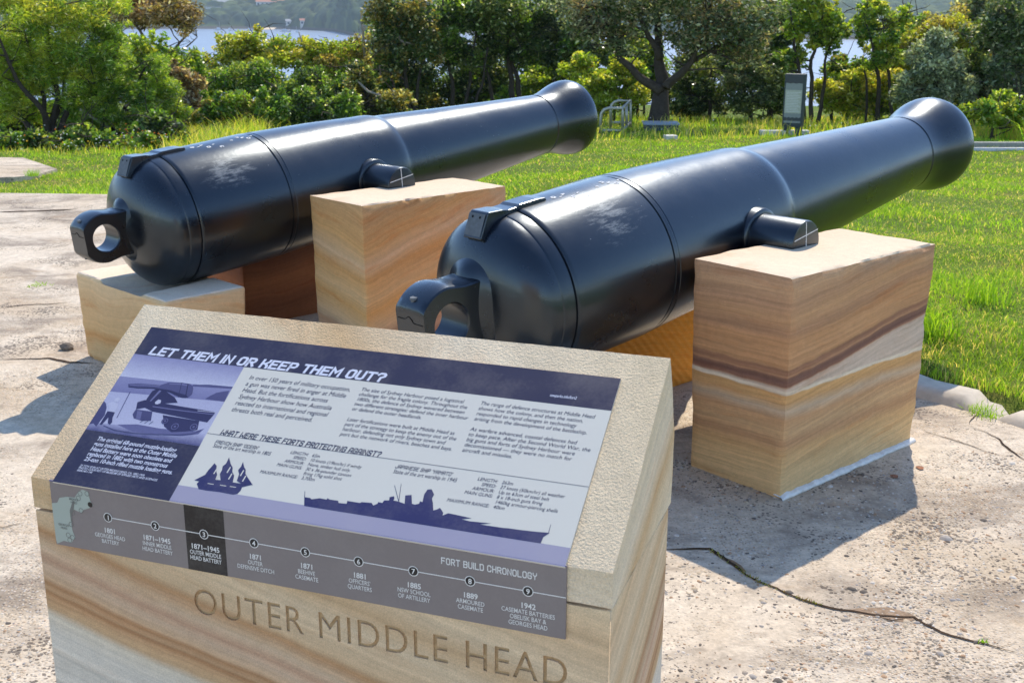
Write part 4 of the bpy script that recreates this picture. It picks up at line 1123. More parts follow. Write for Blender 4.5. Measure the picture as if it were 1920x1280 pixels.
sheet('time_line', [(CX[0], .0068), (FX1, .0068), (FX1, .0084), (CX[0], .0084)], .0047, I_fwhite, fas)
ENT = [('1801', ['GEORGES HEAD', 'BATTERY']), ('1871\u20131945', ['INNER MIDDLE', 'HEAD BATTERY']), ('1871\u20131945', ['OUTER MIDDLE', 'HEAD BATTERY']), ('1871', ['OUTER', 'DEFENSIVE DITCH']), ('1871', ['BEEHIVE', 'CASEMATE']), ('1881', ["OFFICERS'", 'QUARTERS']), ('1885', ['NSW SCHOOL', 'OF ARTILLERY']), ('1889', ['ARMOURED', 'CASEMATE']), ('1942', ['CASEMATE BATTERIES', 'OBELISK BAY &', 'GEORGES HEAD'])]
xs_y = fit_w('1942', .0250, .02)/.0130
xs_l = fit_w('CASEMATE BATTERIES', .086)/.0108
for i, (x, (yr, ls)) in enumerate(zip(CX, ENT)):
    b = MB(); disc(b, x, .0076, .0088, .0049); bd = b.build('number_badge', I_fwhite, fas)
    b = MB(); disc(b, x, .0076, .0074, .00505); b.build('badge_face', I_black, bd)
    lines('badge_number', [(str(i+1), x, .0032, .0122, 1.0, 'C')], bd, I_fwhite, .00520, 0, .02)
    bb = .012 if i == 2 else .004
    lines('date_lettering', [(yr, x, -.0218, .0130, xs_y, 'C')], fas, I_fwhite, .0047, 0, .02)
    lines('site_lettering', [(t_, x, -.0322-.0103*k, .0108, xs_l, 'C') for k, t_ in enumerate(ls)], fas, I_fwhite, .0047, 0, bb)
display('chronology_title', 'FORT BUILD CHRONOLOGY', .7865, .0285, .156, .0115, fas, I_fwhite, .0047, 0, 1.15)
# ------------------------------------------------------------------ water and the far shore
WZ = -24.0
def mat_water():
    mt, nt, p, o = newmat('harbour water')
    tc = nd(nt, 'TexCoord').outputs['Object']
    st = vscale(nt, tc, (.12, .035, 1))
    n = noise_t(nt, st, 1.0, 6, .65); n2 = noise_t(nt, vscale(nt, tc, (.9, .35, 1)), 1.0, 4, .6)
    p.inputs['Base Color'].default_value = lin(128, 142, 160, .8)
    p.inputs['Roughness'].default_value = .36
    p.inputs['IOR'].default_value = 1.33
    b = bump(nt, n, .9, 2.2); b = bump(nt, n2, .8, .5, b)
    nt.links.new(b, p.inputs['Normal'])
    return mt
b = MB(); b.add([(-7000, 60, WZ), (7000, 60, WZ), (7000, 9000, WZ), (-7000, 9000, WZ)], [(0, 1, 2, 3)])
tag(b.build('water', mat_water()), kind='structure')

AZ = np.radians(np.array([-40, -30, -20, -12.5, -10.5, -8.6, -7.6, -6.0, -3, 3, 9, 14, 20, 28, 40]))
SHR = np.array([1500, 1500, 1500, 1480, 1440, 1330, 1120, 1120, 1250, 1250, 1120, 1080, 1080, 1080, 1100])
RDG = np.array([52, 52, 50, 58, 66, 74, 80, 84, 80, 40, 24, 12.5, 8.5, 7.5, 8])
def hill_z(az, r):
    sh = np.interp(az, AZ, SHR); rg = np.interp(az, AZ, RDG)
    t = (r-sh)
    up = np.clip(t/14, 0, 1)*6
    s_ = np.clip((t-10)/380, 0, 1)
    z = WZ+up+(rg-WZ-6)*(s_**.85)
    return np.where(t < 0, WZ-4*np.clip(-t/20, 0, 1)-.5, z)
na, nr = 1200, 130
az = np.linspace(R(-54), R(54), na); tt = np.r_[-20, np.linspace(0, 1, nr-1)**1.25*620]
A_, T_ = np.meshgrid(az, tt)
Rr = np.interp(A_, AZ, SHR)+T_
Xh, Yh = Rr*np.sin(A_), Rr*np.cos(A_)
Zh = hill_z(A_, Rr)
cell = 11.0
hr = np.random.default_rng(5)
tab = hr.random((64, 64, 3))
Hc = np.zeros_like(Zh); Cc = np.zeros_like(Zh)
gi, gj = np.floor(Xh/cell).astype(int), np.floor(Yh/cell).astype(int)
for di in (-1, 0, 1):
    for dj in (-1, 0, 1):
        ii, jj = gi+di, gj+dj
        tb_ = tab[ii % 64, jj % 64]
        cx_, cy_ = (ii+tb_[..., 0])*cell, (jj+tb_[..., 1])*cell
        rad = cell*(.45+.55*tb_[..., 2]); d2 = ((Xh-cx_)**2+(Yh-cy_)**2)/rad**2
        hgt = np.sqrt(np.clip(1-d2, 0, 1))*(4+5*tb_[..., 2])
        Cc = np.where(hgt > Hc, tb_[..., 2], Cc); Hc = np.maximum(Hc, hgt)
Zh += Hc*np.clip((T_-8)/12, 0, 1)
I = np.arange(na*nr).reshape(nr, na)
HF = np.stack([I[:-1, :-1], I[:-1, 1:], I[1:, 1:], I[1:, :-1]], -1).reshape(-1, 4)
pal = np.array([lin(60, 78, 46)[:3], lin(84, 98, 56)[:3], lin(50, 70, 48)[:3]])
hc = pal[(Cc.ravel()*7.3 % 3).astype(int)]*(.75+.5*Cc.ravel()[:, None])
rock = ((T_ < 7) & (T_ > -1)).ravel()
hc[rock] = np.array(lin(88, 84, 72)[:3])
M_hill = mat_tint('far bush', .95, .1)
tag(link('hills', np_mesh('hills', np.c_[Xh.ravel(), Yh.ravel(), Zh.ravel()], HF, hc), M_hill, smooth=True), kind='structure')

def on_hill(px, py):
    d = ray(px, py); a = math.atan2(d.x, d.y); h = math.hypot(d.x, d.y); r = float(np.interp(a, AZ, SHR))
    while r < 2600:
        z = EYE+d.z/h*r
        if z <= float(hill_z(np.array(a), np.array(r)))+5.5: break
        r += 3
    return Vector((math.sin(a)*r, math.cos(a)*r, EYE+d.z/h*r)), a
M_wallw = plain('render white', lin(222, 218, 210), .8, .2); M_roofg = plain('roof grey', lin(150, 152, 156), .7, .3); M_roofr = plain('roof terracotta', lin(178, 120, 96), .8, .2); M_glass = plain('dark glazing', lin(60, 72, 86), .3, .5)
def house(px, py, w_, h_, d_, roof, label, flat=False):
    p, a = on_hill(px, py)
    r_ = empty('house', (p.x, p.y, p.z-h_), -a)
    tag(r_, label, 'house', 'houses on the far shore')
    b = MB(); b.box((-w_/2, 0, -4), (w_/2, d_, h_)); b.build('wall', M_wallw, r_)
    b = MB()
    if flat: b.box((-w_/2-.6, -.6, h_+.02), (w_/2+.6, d_+.6, h_+.7))
    else: b.prism([(-.8, h_+.02), (d_/2, h_+h_*.45), (d_+.8, h_+.02)], -w_/2-.8, w_/2+.8, ax=0)
    b.build('roof', roof, r_)
    n = max(2, int(w_/5))
    for i in range(n):
        b = MB(); x = -w_/2+w_*(i+.5)/n
        b.box((x-1.2, -.15, h_*.3), (x+1.2, -.02, h_*.75)); b.build('window', M_glass, r_)
    return r_
house(402, 14, 30, 9, 14, M_roofg, 'wide flat-roofed white house high on the far hillside, above the water on the left', True)
house(418, 4, 24, 7, 12, M_roofg, 'grey-roofed house just above the wide flat-roofed one on the far hillside')
house(520, 4, 52, 6, 14, M_roofr, 'long low building with a terracotta roof along the top of the far hillside')
house(545, 40, 11, 5, 9, M_roofg, 'small white house among trees on the far slope, the left one of the pair')
house(570, 39, 9, 5, 9, M_roofr, 'small terracotta-roofed house on the far slope, the right one of the pair')
house(712, 27, 14, 6, 10, M_roofg, 'pale house with a grey roof partly behind the dark trees on the far slope')
M_hull = plain('boat hull white', lin(236, 236, 236), .4, .5); M_cab = plain('boat cabin', lin(220, 224, 230), .4, .5); M_mast = plain('mast', lin(210, 210, 214), .4, .5)
def on_water(px, py):
    d = ray(px, py); k = (WZ-EYE)/d.z
    return Vector((0, 0, EYE))+d*k
for i, (px, py, L, hd, lab) in enumerate([(412, 57, 11, .3, 'small white motor boat moored off the far shore, leftmost on the water'), (432, 58, 8, 1.2, 'tiny white boat right of the leftmost moored boat, near the far shore'), (470, 58, 9, .1, 'white boat moored left of the sandy beach across the water'), (536, 60, 13, .4, 'larger white boat moored right of the sandy beach across the water'), (556, 62, 8, 2.0, 'small white boat farther right on the water, off the dark headland')]):
    p = on_water(px, py)
    r_ = empty('moored_boat', p, hd); tag(r_, lab, 'boat', 'boats moored off the far shore')
    b = MB(); W_ = L*.28
    V = [(-L/2, -W_/2, 1.3), (L*.2, -W_/2, 1.4), (L/2, 0, 1.8), (L*.2, W_/2, 1.4), (-L/2, W_/2, 1.3), (-L/2, -W_*.35, -.2), (L*.2, -W_*.3, -.2), (L*.4, 0, -.2), (L*.2, W_*.3, -.2), (-L/2, W_*.35, -.2)]
    b.add(V, [(0, 1, 2, 3, 4), (9, 8, 7, 6, 5)]+[(k, (k+1) % 5, 5+(k+1) % 5, 5+k) for k in range(5)]); b.build('hull', M_hull, r_)
    b = MB(); b.prism([(-L*.3, 1.25), (L*.12, 1.25), (L*.02, 2.9), (-L*.28, 2.9)], -W_*.34, W_*.34, ax=1); b.build('cabin', M_cab, r_)
    b = MB(); b.tube([(0, 0, 2.8), (0, 0, L*.8)], .09, 6); b.build('mast', M_mast, r_)
# sandy strip
p0, p1 = on_water(486, 56), on_water(514, 56)
b = MB(); q = [p0, p1]
b.add([(p0.x, p0.y-4, WZ+.15), (p1.x, p1.y-4, WZ+.15), (p1.x+1, p1.y+9, WZ+2.2), (p0.x-1, p0.y+9, WZ+2.2)], [(0, 1, 2, 3)])
tag(b.build('beach', plain('beach sand', lin(222, 202, 170), .9, .1)), kind='structure')

# ------------------------------------------------------------------ planting
def mat_leaf(name, trans=.60, rough=.33, spec=.6, gain=1.75):
    mt, nt, p, o = newmat(name)
    a = nd(nt, 'VertexColor', layer_name='tint').outputs[0]
    a = nd(nt, 'VectorMath', {0: a, 'Scale': gain}, operation='SCALE').outputs[0]
    nt.links.new(a, p.inputs['Base Color'])
    p.inputs['Roughness'].default_value = rough; p.inputs['Specular IOR Level'].default_value = spec
    t = nd(nt, 'BsdfTranslucent')
    tcol = mix(nt, 1.0, a, (1.25, 1.2, .55, 1), 'MULTIPLY')
    nt.links.new(tcol, t.inputs[0])
    ms = nd(nt, 'MixShader', {0: trans})
    nt.links.new(p.outputs[0], ms.inputs[1]); nt.links.new(t.outputs[0], ms.inputs[2]); nt.links.new(ms.outputs[0], o.inputs[0])
    return mt
M_leaf = mat_leaf('leaf'); M_leafdull = mat_leaf('dull leaf', .45, .5, .35, 1.55)
M_bark = plain('bark', lin(104, 92, 78), .9, .2, mottle=.35, mscale=20, bmp=.8)
M_barkd = plain('dark bark', lin(70, 62, 54), .9, .2, mottle=.35, mscale=20, bmp=.8)
M_dead = plain('dead wood', lin(158, 146, 132), .9, .2, mottle=.25, mscale=30)

def leaf_mesh(name, clumps, n, L, W, pal, seed, droop=0.0, var=.35, up=.25):
    r = np.random.default_rng(seed)
    C = np.array([c[0] for c in clumps]); Rd = np.array([c[1] for c in clumps])
    wgt = (Rd.prod(1))**(2/3); wgt /= wgt.sum()
    idx = r.choice(len(clumps), n, p=wgt)
    d = r.normal(size=(n, 3)); d /= np.linalg.norm(d, axis=1)[:, None]
    rad = r.random(n)**.45*1.02+r.exponential(.075, n)
    P = C[idx]+d*Rd[idx]*rad[:, None]
    u = r.normal(size=(n, 3)); u[:, 2] = u[:, 2]*.6-droop+up*d[:, 2]; u += d*.5; u /= np.linalg.norm(u, axis=1)[:, None]
    q = r.normal(size=(n, 3)); v = np.cross(u, q); v /= np.linalg.norm(v, axis=1)[:, None]
    ll = L*r.uniform(.6, 1.25, n)[:, None]; ww = W*r.uniform(.7, 1.2, n)[:, None]
    V = np.stack([P-u*ll*.5, P+v*ww*.5+u*ll*.05, P+u*ll*.5, P-v*ww*.5+u*ll*.05], 1)
    pal = np.array([lin(*c)[:3] for c in pal])
    cl = r.integers(0, len(pal), len(clumps)); own = r.integers(0, len(pal), n)
    pick = np.where(r.random(n) < .65, cl[idx], own)
    col = pal[pick]*(1+var*(r.random(n)-.5)*2)[:, None]
    pl = r.random(n) < .06
    col[pl] = col[pl]*.35+np.array(lin(206, 206, 168)[:3])*.65  # a few leaves paled at random: specular glints painted into the leaf colour
    col = np.repeat(col, 4, 0)
    return np_mesh(name, V.reshape(-1, 3), np.arange(4*n).reshape(-1, 4), col)

def subclumps(ells, r, per=9, lo=.18, hi=.34):
    out = []
    for c, rd in ells:
        for _ in range(per):
            d = r.normal(size=3); d /= np.linalg.norm(d)
            k = r.random()**.4*.86
            s_ = r.uniform(lo, hi)*rd.mean()*2
            out.append((c+d*rd*k, np.array([s_, s_, s_*.7])*r.uniform(.7, 1.2, 3)))
        for _ in range(per//2):
            d = r.normal(size=3); d /= np.linalg.norm(d)
            s_ = r.uniform(.06, .14)*rd.mean()*2
            out.append((c+d*rd*r.uniform(.95, 1.22), np.array([s_, s_, s_])*r.uniform(.7, 1.3, 3)))
    return out

def plant(kind, label, cat, base, ells, trunks, n, L, W, pal, seed, group, bark=None, leafmat=None, per=9, dist=None, twigs=True, droop=.0, dead=(), lo=.18, hi=.34, depth=.55, var=.55, bare=14):
    """base, crowns and stems are given by where the photo shows them; each stands on the ground at its own distance"""
    r = np.random.default_rng(seed)
    if dist is None:
        b0 = on_ground(*base)
    else:
        b0 = at(base[0], base[1], dist); b0.z = float(ground_z(b0.x, b0.y))
    D = math.hypot(b0.x, b0.y)
    root = empty(kind, b0); tag(root, label, cat, group)
    pxm = D/FPX/math.cos(R(10))
    E_ = []
    for px, py, rx, ry in ells:
        c = np.array(at(px, py, D+r.uniform(-.5, .5)*rx*pxm))-np.array(b0)
        E_.append((c, np.array([rx*pxm, max(rx, ry)*pxm*depth*1.6, ry*pxm])))
    cl = subclumps(E_, r, per, lo, hi)
    n = int(n*1.9)
    me = leaf_mesh('crown', cl, n, L*1.1, W*1.2, pal, seed, droop, var)
    b = MB(); ends = []
    for tr in trunks:
        pts, rad = [], []
        off = r.uniform(-.25, .25)
        for i, (px, py, w_) in enumerate(tr):
            q = at(px, py, D+off*i*.5)-b0
            if py >= base[1]-2 and i == 0: q.z = -.1
            pts.append(q); rad.append(w_*pxm*.5)
        P2, R2 = [], []
        for i in range(len(pts)-1):
            for j in range(4):
                t = j/4; q = pts[i].lerp(pts[i+1], t)
                w_ = rad[i]+(rad[i+1]-rad[i])*t
                if 0 < i+j: q = q+Vector((noise.noise(q*2.1+Vector((seed, 0, 0))), noise.noise(q*2.1+Vector((0, seed, 5))), 0))*.09*min(1, w_*30)
                P2.append(q); R2.append(w_)
        P2.append(pts[-1]); R2.append(rad[-1])
        b.tube(P2, R2, 7); ends += [(p_, w_) for p_, w_ in zip(P2[len(P2)//3:], R2[len(P2)//3:])]
    if twigs:
        if not ends: ends = [(Vector((0, 0, 0)), .03)]
        for c, rd in cl:
            c = Vector(c); p_, w_ = min(ends, key=lambda e: (e[0]-c).length+max(0, e[0].z-c.z)*1.5)
            mid = p_.lerp(c, .5)+Vector(r.normal(size=3))*.07*(c-p_).length
            w0 = min(w_*.6, .022)
            b.tube([p_, p_.lerp(mid, .5)+Vector(r.normal(size=3))*.02, mid, c], [w0, w0*.8, w0*.6, w0*.25], 5, cap=False)
    for _ in range(bare):
        c, rd = cl[r.integers(0, len(cl))]; c = Vector(c); q = c; pts = [q]
        d = Vector(r.normal(size=3)); d.z = abs(d.z)*.6; d.normalize()
        for _k in range(4):
            q = q+d*r.uniform(.10, .22); d = (d+Vector(r.normal(size=3))*.35).normalized(); pts.append(q)
        b.tube(pts, [.012, .010, .007, .005, .003], 4, cap=False)
    if b.v: b.build('trunk', bark or M_bark, root, True)
    link('crown', me, leafmat or M_leaf, root)
    if dead:
        db = MB()
        for ln in dead:
            pts = [at(px, py, D-.2)-b0 for px, py, w_ in ln]
            db.tube(pts, [w_*pxm*.5 for *_, w_ in ln], 5)
        db.build('dead_branch', M_dead, root, True)
    return root
GR = 'trees and shrubs along the edge of the lawn'
YG = [(122, 140, 44), (136, 150, 50), (104, 126, 40), (150, 150, 60)]
MG = [(84, 112, 42), (100, 124, 46), (70, 98, 38), (120, 132, 56)]
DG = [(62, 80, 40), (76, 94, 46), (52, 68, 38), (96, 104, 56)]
OL = [(112, 104, 56), (126, 112, 62), (96, 94, 48), (140, 124, 74)]
GG = [(92, 104, 78), (106, 114, 86), (78, 90, 66), (128, 124, 96)]
SV = [(128, 138, 112), (146, 154, 130), (108, 118, 92), (164, 168, 146)]
YE = [(140, 142, 50), (150, 148, 58), (122, 134, 46), (158, 148, 70)]
BR = [(126, 104, 74), (146, 122, 90), (108, 92, 62), (168, 150, 118)]
# left: wispy shrubs
plant('wispy_shrub', 'tall feathery yellow-green shrub at the far left with fanned bare stems', 'shrub', (100, 264),
      [(50, 70, 75, 70), (150, 70, 60, 70), (15, 140, 55, 55), (110, 140, 75, 45), (90, 0, 110, 50), (190, 30, 50, 40), (-40, 90, 60, 80), (170, 130, 40, 40), (30, 200, 60, 30)],
      [[(100, 264, 15), (92, 225, 11), (58, 180, 8), (18, 120, 6), (-5, 60, 3)], [(102, 262, 14), (104, 185, 9), (95, 100, 6), (90, 10, 3)], [(104, 262, 13), (140, 175, 8), (165, 110, 5), (185, 30, 2)], [(97, 262, 12), (40, 222, 8), (-10, 190, 5), (-60, 130, 3)], [(100, 258, 10), (120, 160, 6), (128, 80, 4), (140, 10, 2)], [(99, 262, 10), (70, 150, 6), (50, 80, 4), (40, 10, 2)]],
      32000, .085, .013, YG+YG+MG[:1], 101, GR, M_barkd, per=16, lo=.12, hi=.28)
plant('wispy_shrub', 'lower feathery green shrub right of the tallest one, with a dead grey branch', 'shrub', (215, 262),
      [(230, 150, 55, 45), (290, 145, 45, 50), (215, 95, 38, 40), (255, 205, 60, 40), (315, 190, 32, 40), (180, 200, 40, 40)],
      [[(215, 262, 12), (225, 220, 8), (250, 170, 5), (280, 110, 2)], [(213, 262, 10), (205, 190, 6), (215, 110, 3)]],
      19000, .085, .013, MG+YG[:2], 102, GR, M_barkd, per=14, lo=.12, hi=.28, dead=([(150, 205, 5), (175, 222, 6), (205, 240, 8)], [(235, 200, 4), (255, 180, 3), (262, 168, 2)]))
plant('flat_topped_tree', 'brownish flat-topped tree with bare lower branches against the water on the left', 'tree', (300, 190),
      [(270, 22, 62, 28), (332, 32, 42, 24), (220, 12, 45, 28), (300, 5, 60, 20)],
      [[(300, 195, 12), (292, 120, 9), (275, 75, 6), (250, 40, 3)], [(298, 180, 10), (310, 110, 7), (335, 80, 4), (362, 55, 2)], [(294, 130, 6), (240, 80, 4), (215, 40, 2)], [(310, 100, 4), (345, 92, 3), (370, 70, 1.5)]],
      5200, .12, .035, BR+OL[:2], 103, GR, M_bark, M_leafdull, per=12, dist=27)
plant('brown_leaved_shrub', 'shrub with brown and whitish dry leaves beside the long yellow grass', 'shrub', (345, 232), [(345, 168, 34, 34), (355, 205, 32, 26), (330, 140, 22, 20)], [[(345, 232, 8), (345, 190, 5), (345, 150, 2)]], 3600, .085, .035, BR+[(186, 176, 158)], 104, GR, M_barkd, M_leafdull, dist=21.5)
# left-centre: mixed heath
for i, (lab, ells, pal, dist, n) in enumerate([
    ('rounded yellow-green shrub whose dome stands against the water, left of centre', [(450, 95, 58, 36), (480, 76, 36, 20), (405, 122, 36, 30)], YE+MG[:2], 26, 5200),
    ('broad yellow-green shrub between the rounded dome and the dead twigs', [(545, 112, 45, 34), (592, 108, 44, 32), (520, 90, 28, 20)], YE+YG, 25.5, 4800),
    ('olive shrub with upright dark twigs in front of the water', [(645, 118, 42, 40), (668, 98, 30, 34), (622, 140, 36, 36)], OL+YG[:2], 25, 4200),
    ('mid-green bush below the rounded dome shrub', [(428, 160, 46, 36), (500, 152, 44, 34)], MG, 23.5, 4600),
    ('glossy green bush in the middle of the heath behind the left-hand gun', [(575, 155, 46, 34), (630, 168, 40, 30), (545, 178, 40, 30)], MG+DG[:1], 23, 5200),
    ('low fine-leaved bush behind the long yellow grass', [(405, 212, 46, 32), (462, 205, 44, 36)], MG+OL[:1], 20.5, 5200),
    ('low shiny-leaved bush behind the middle of the left-hand gun', [(530, 210, 48, 36), (585, 205, 44, 40), (635, 205, 40, 36)], MG+DG[:2], 20.5, 6400),
    ('dull brown-green bush behind the shoulder of the left-hand gun', [(690, 190, 46, 40), (735, 200, 40, 34), (680, 150, 30, 34)], DG+OL[:2], 22, 5200)]):
    dd = [[(560, 60, 2), (572, 95, 3), (570, 120, 4)]] if i == 1 else ([[(676, 25, 2), (681, 70, 4), (684, 110, 5)], [(684, 50, 1.5), (679, 75, 2), (682, 95, 3)]] if i == 2 else ([[(668, 150, 4), (690, 172, 5), (715, 180, 4)]] if i == 7 else ()))
    plant('heath_shrub', lab, 'shrub', (ells[0][0], 240), ells, [[(ells[0][0], 250, 8), (ells[0][0]+6, ells[0][1]+20, 4), (ells[0][0], ells[0][1], 2)]], n, .075, .034, pal, 110+i, GR, M_barkd, per=11, dist=dist, dead=dd)
# centre: dark thicket of thin-trunked trees
th = [('leftmost of the dark thin-trunked trees behind the guns, with bare grey twigs at its left', (770, 232), [(765, 40, 60, 55), (735, 95, 40, 40), (800, 90, 35, 40), (725, 20, 40, 40)], [[(770, 232, 9), (762, 150, 7), (748, 80, 5), (742, 10, 3)], [(778, 232, 8), (785, 160, 6), (800, 80, 4), (806, 0, 2)], [(745, 232, 7), (738, 170, 5), (728, 100, 3)]], [[(735, 20, 2), (765, 32, 3), (795, 34, 4)], [(738, 60, 2), (752, 78, 3), (778, 84, 3)], [(728, 30, 2), (742, 60, 3), (760, 84, 3)]], DG+OL[:2]),
      ('dark thin-trunked tree second from the left in the thicket behind the guns', (850, 226), [(850, 35, 58, 50), (870, 95, 36, 36), (835, 90, 30, 36)], [[(850, 226, 10), (846, 150, 7), (838, 80, 5), (830, 0, 3)], [(862, 226, 8), (880, 150, 6), (890, 70, 4), (900, 0, 2)], [(872, 226, 7), (905, 160, 5), (915, 90, 3)]], (), DG+MG[:2]),
      ('dark leafy tree in the middle of the thicket with a leaning forked trunk', (955, 220), [(945, 30, 60, 50), (925, 85, 40, 36), (985, 70, 40, 40)], [[(965, 220, 13), (958, 150, 10), (950, 90, 7), (945, 10, 4)], [(985, 215, 11), (972, 150, 9), (955, 110, 6), (925, 50, 4)], [(930, 222, 9), (915, 150, 6), (900, 60, 4)]], (), DG+MG[:1]),
      ('slender bare-stemmed tree left of the big gnarled one, water showing through it', (1050, 200), [(1030, 35, 46, 40), (1075, 60, 36, 30), (1010, 80, 28, 26)], [[(1050, 205, 8), (1055, 150, 7), (1062, 100, 5), (1050, 30, 3)], [(1070, 205, 8), (1078, 140, 6), (1100, 100, 4), (1122, 60, 2)], [(1030, 210, 7), (1042, 140, 5), (1030, 70, 3)]], (), DG+GG[:2])]
for i, (lab, base, ells, trk, dd, pal) in enumerate(th):
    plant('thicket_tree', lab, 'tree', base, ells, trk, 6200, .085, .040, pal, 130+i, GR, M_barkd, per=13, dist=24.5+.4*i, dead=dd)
for i, (lab, ells, pal, dist, n) in enumerate([
    ('dark undergrowth bush below the leftmost thicket tree', [(740, 150, 42, 42), (790, 165, 40, 40)], DG+OL[:1], 27, 2600),
    ('dark undergrowth bush below the middle of the thicket', [(860, 160, 50, 36), (920, 165, 40, 34)], DG+MG[:1], 27.5, 2600),
    ('dappled undergrowth bush right of the leaning forked trunk', [(1000, 150, 40, 36), (960, 190, 40, 26)], MG+YG[:1], 27, 2400)]):
    plant('undergrowth_bush', lab, 'shrub', (ells[0][0], 225), ells, [], n, .085, .040, pal, 140+i, GR, M_barkd, per=10, dist=dist)
plant('bright_bush', 'bright yellow-green bush behind the metal railing', 'shrub', (1150, 236), [(1115, 155, 42, 30), (1160, 132, 42, 26), (1185, 165, 36, 34), (1130, 195, 40, 30), (1090, 125, 36, 26)], [[(1150, 240, 7), (1150, 180, 4), (1150, 140, 2)], [(1120, 240, 6), (1118, 190, 4), (1110, 150, 2)]], 7000, .085, .038, YG+YG+MG+YE[:2], 150, GR, M_barkd, dist=23.5)
plant('gnarled_tree', 'big gnarled grey-green tree with a thick trunk forking into long curved limbs', 'tree', (1236, 216),
      [(1130, 45, 55, 42), (1230, 15, 85, 40), (1330, 40, 75, 45), (1395, 85, 50, 45), (1168, 78, 36, 26), (1290, 70, 50, 30), (1085, 25, 45, 38), (1400, 20, 60, 40), (1240, -40, 130, 50)],
      [[(1232, 222, 46), (1240, 185, 31), (1246, 150, 25), (1240, 110, 18), (1234, 60, 14), (1230, -20, 9)], [(1240, 172, 20), (1222, 158, 17), (1190, 138, 14), (1164, 110, 11), (1154, 70, 8), (1145, 20, 5)], [(1248, 165, 18), (1275, 140, 14), (1296, 112, 11), (1314, 80, 8), (1332, 30, 5)], [(1238, 110, 16), (1215, 70, 10), (1200, 20, 6)], [(1290, 118, 10), (1340, 90, 7), (1385, 70, 4)]],
      11000, .10, .034, GG+DG[:2]+[(132, 116, 84)], 160, GR, M_barkd, M_leafdull, per=15, dist=22.5)
for i, (lab, ells, pal, dist, n) in enumerate([
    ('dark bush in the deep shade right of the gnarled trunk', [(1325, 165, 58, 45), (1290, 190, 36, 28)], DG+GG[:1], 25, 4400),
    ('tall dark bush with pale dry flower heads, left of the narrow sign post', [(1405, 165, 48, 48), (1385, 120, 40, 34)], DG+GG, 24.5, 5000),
    ('upright dark green tree just left of the narrow sign post', [(1445, 115, 36, 55), (1455, 50, 34, 50), (1440, 180, 34, 34)], DG+MG[:2], 25.5, 5200)]):
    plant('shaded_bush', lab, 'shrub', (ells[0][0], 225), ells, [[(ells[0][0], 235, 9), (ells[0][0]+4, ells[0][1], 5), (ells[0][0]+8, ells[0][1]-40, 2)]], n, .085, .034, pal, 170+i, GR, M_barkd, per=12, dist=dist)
plant('thin_tree', 'airy yellow-green tree with three thin dark stems beside the narrow sign post', 'tree', (1520, 212), [(1530, 32, 42, 30), (1562, 50, 24, 30), (1500, 60, 32, 30), (1485, 105, 24, 30), (1540, 85, 24, 18), (1515, -5, 50, 24), (1560, 62, 40, 8)],
      [[(1508, 214, 9), (1502, 150, 7), (1490, 90, 5), (1482, 20, 3)], [(1518, 214, 9), (1522, 145, 7), (1530, 80, 5), (1545, 15, 2)], [(1530, 212, 8), (1542, 160, 6), (1552, 100, 4), (1574, 40, 2)]], 5200, .085, .04, YG+MG+YE[:1], 180, GR, M_barkd, per=10, dist=24)
plant('thin_tree', 'sparse thin-stemmed tree between the water gap and the olive bush', 'tree', (1650, 205), [(1622, 48, 24, 30), (1640, 18, 24, 20), (1648, 105, 24, 28), (1672, 85, 28, 32), (1690, 30, 26, 22)],
      [[(1648, 208, 9), (1645, 150, 7), (1640, 100, 5), (1622, 40, 2)], [(1678, 205, 7), (1668, 140, 5), (1660, 100, 3), (1655, 40, 2)], [(1625, 205, 5), (1624, 150, 4), (1618, 110, 2)]], 3400, .085, .04, YG+MG, 181, GR, M_barkd, per=9, dist=24)
for i, (lab, ells, pal, dist, n, lm) in enumerate([
    ('low yellow-green bush at the foot of the airy three-stemmed tree', [(1560, 178, 36, 24), (1595, 160, 34, 28)], YE+YG, 24.5, 3200, None),
    ('low sunlit yellow bush below the sparse thin-stemmed tree', [(1640, 172, 40, 30), (1610, 190, 40, 20), (1680, 170, 30, 40)], YE+YG, 24.5, 4000, None),
    ('olive bush with a rusty orange crest behind the right-hand muzzle', [(1770, 68, 62, 40), (1722, 95, 40, 40), (1830, 62, 46, 36), (1690, 130, 30, 40)], YE+OL[:2], 25.5, 8000, None),
    ('silvery grey-leaved bush behind the muzzle of the right-hand gun', [(1752, 118, 46, 44), (1718, 168, 44, 34), (1785, 165, 38, 38), (1760, 80, 28, 24)], SV+GG[:1], 22.5, 7600, M_leafdull),
    ('dark grey-green bush at the right edge of the view', [(1862, 60, 46, 50), (1905, 50, 44, 70), (1885, 140, 50, 50), (1930, 170, 50, 50)], GG+DG[:2], 22.5, 7600, M_leafdull),
    ('dark bush with pink blossom between the silvery bush and the right edge', [(1825, 150, 34, 46), (1835, 195, 40, 26)], DG+MG[:1], 23.2, 3800, None)]):
    plant('coastal_bush', lab, 'shrub', (ells[0][0], 215), ells, [[(ells[0][0], 225, 8), (ells[0][0]+4, ells[0][1]+10, 4), (ells[0][0]+6, ells[0][1], 2)]], n, .085, .036, pal, 190+i, GR, M_barkd, lm, per=12, dist=dist)
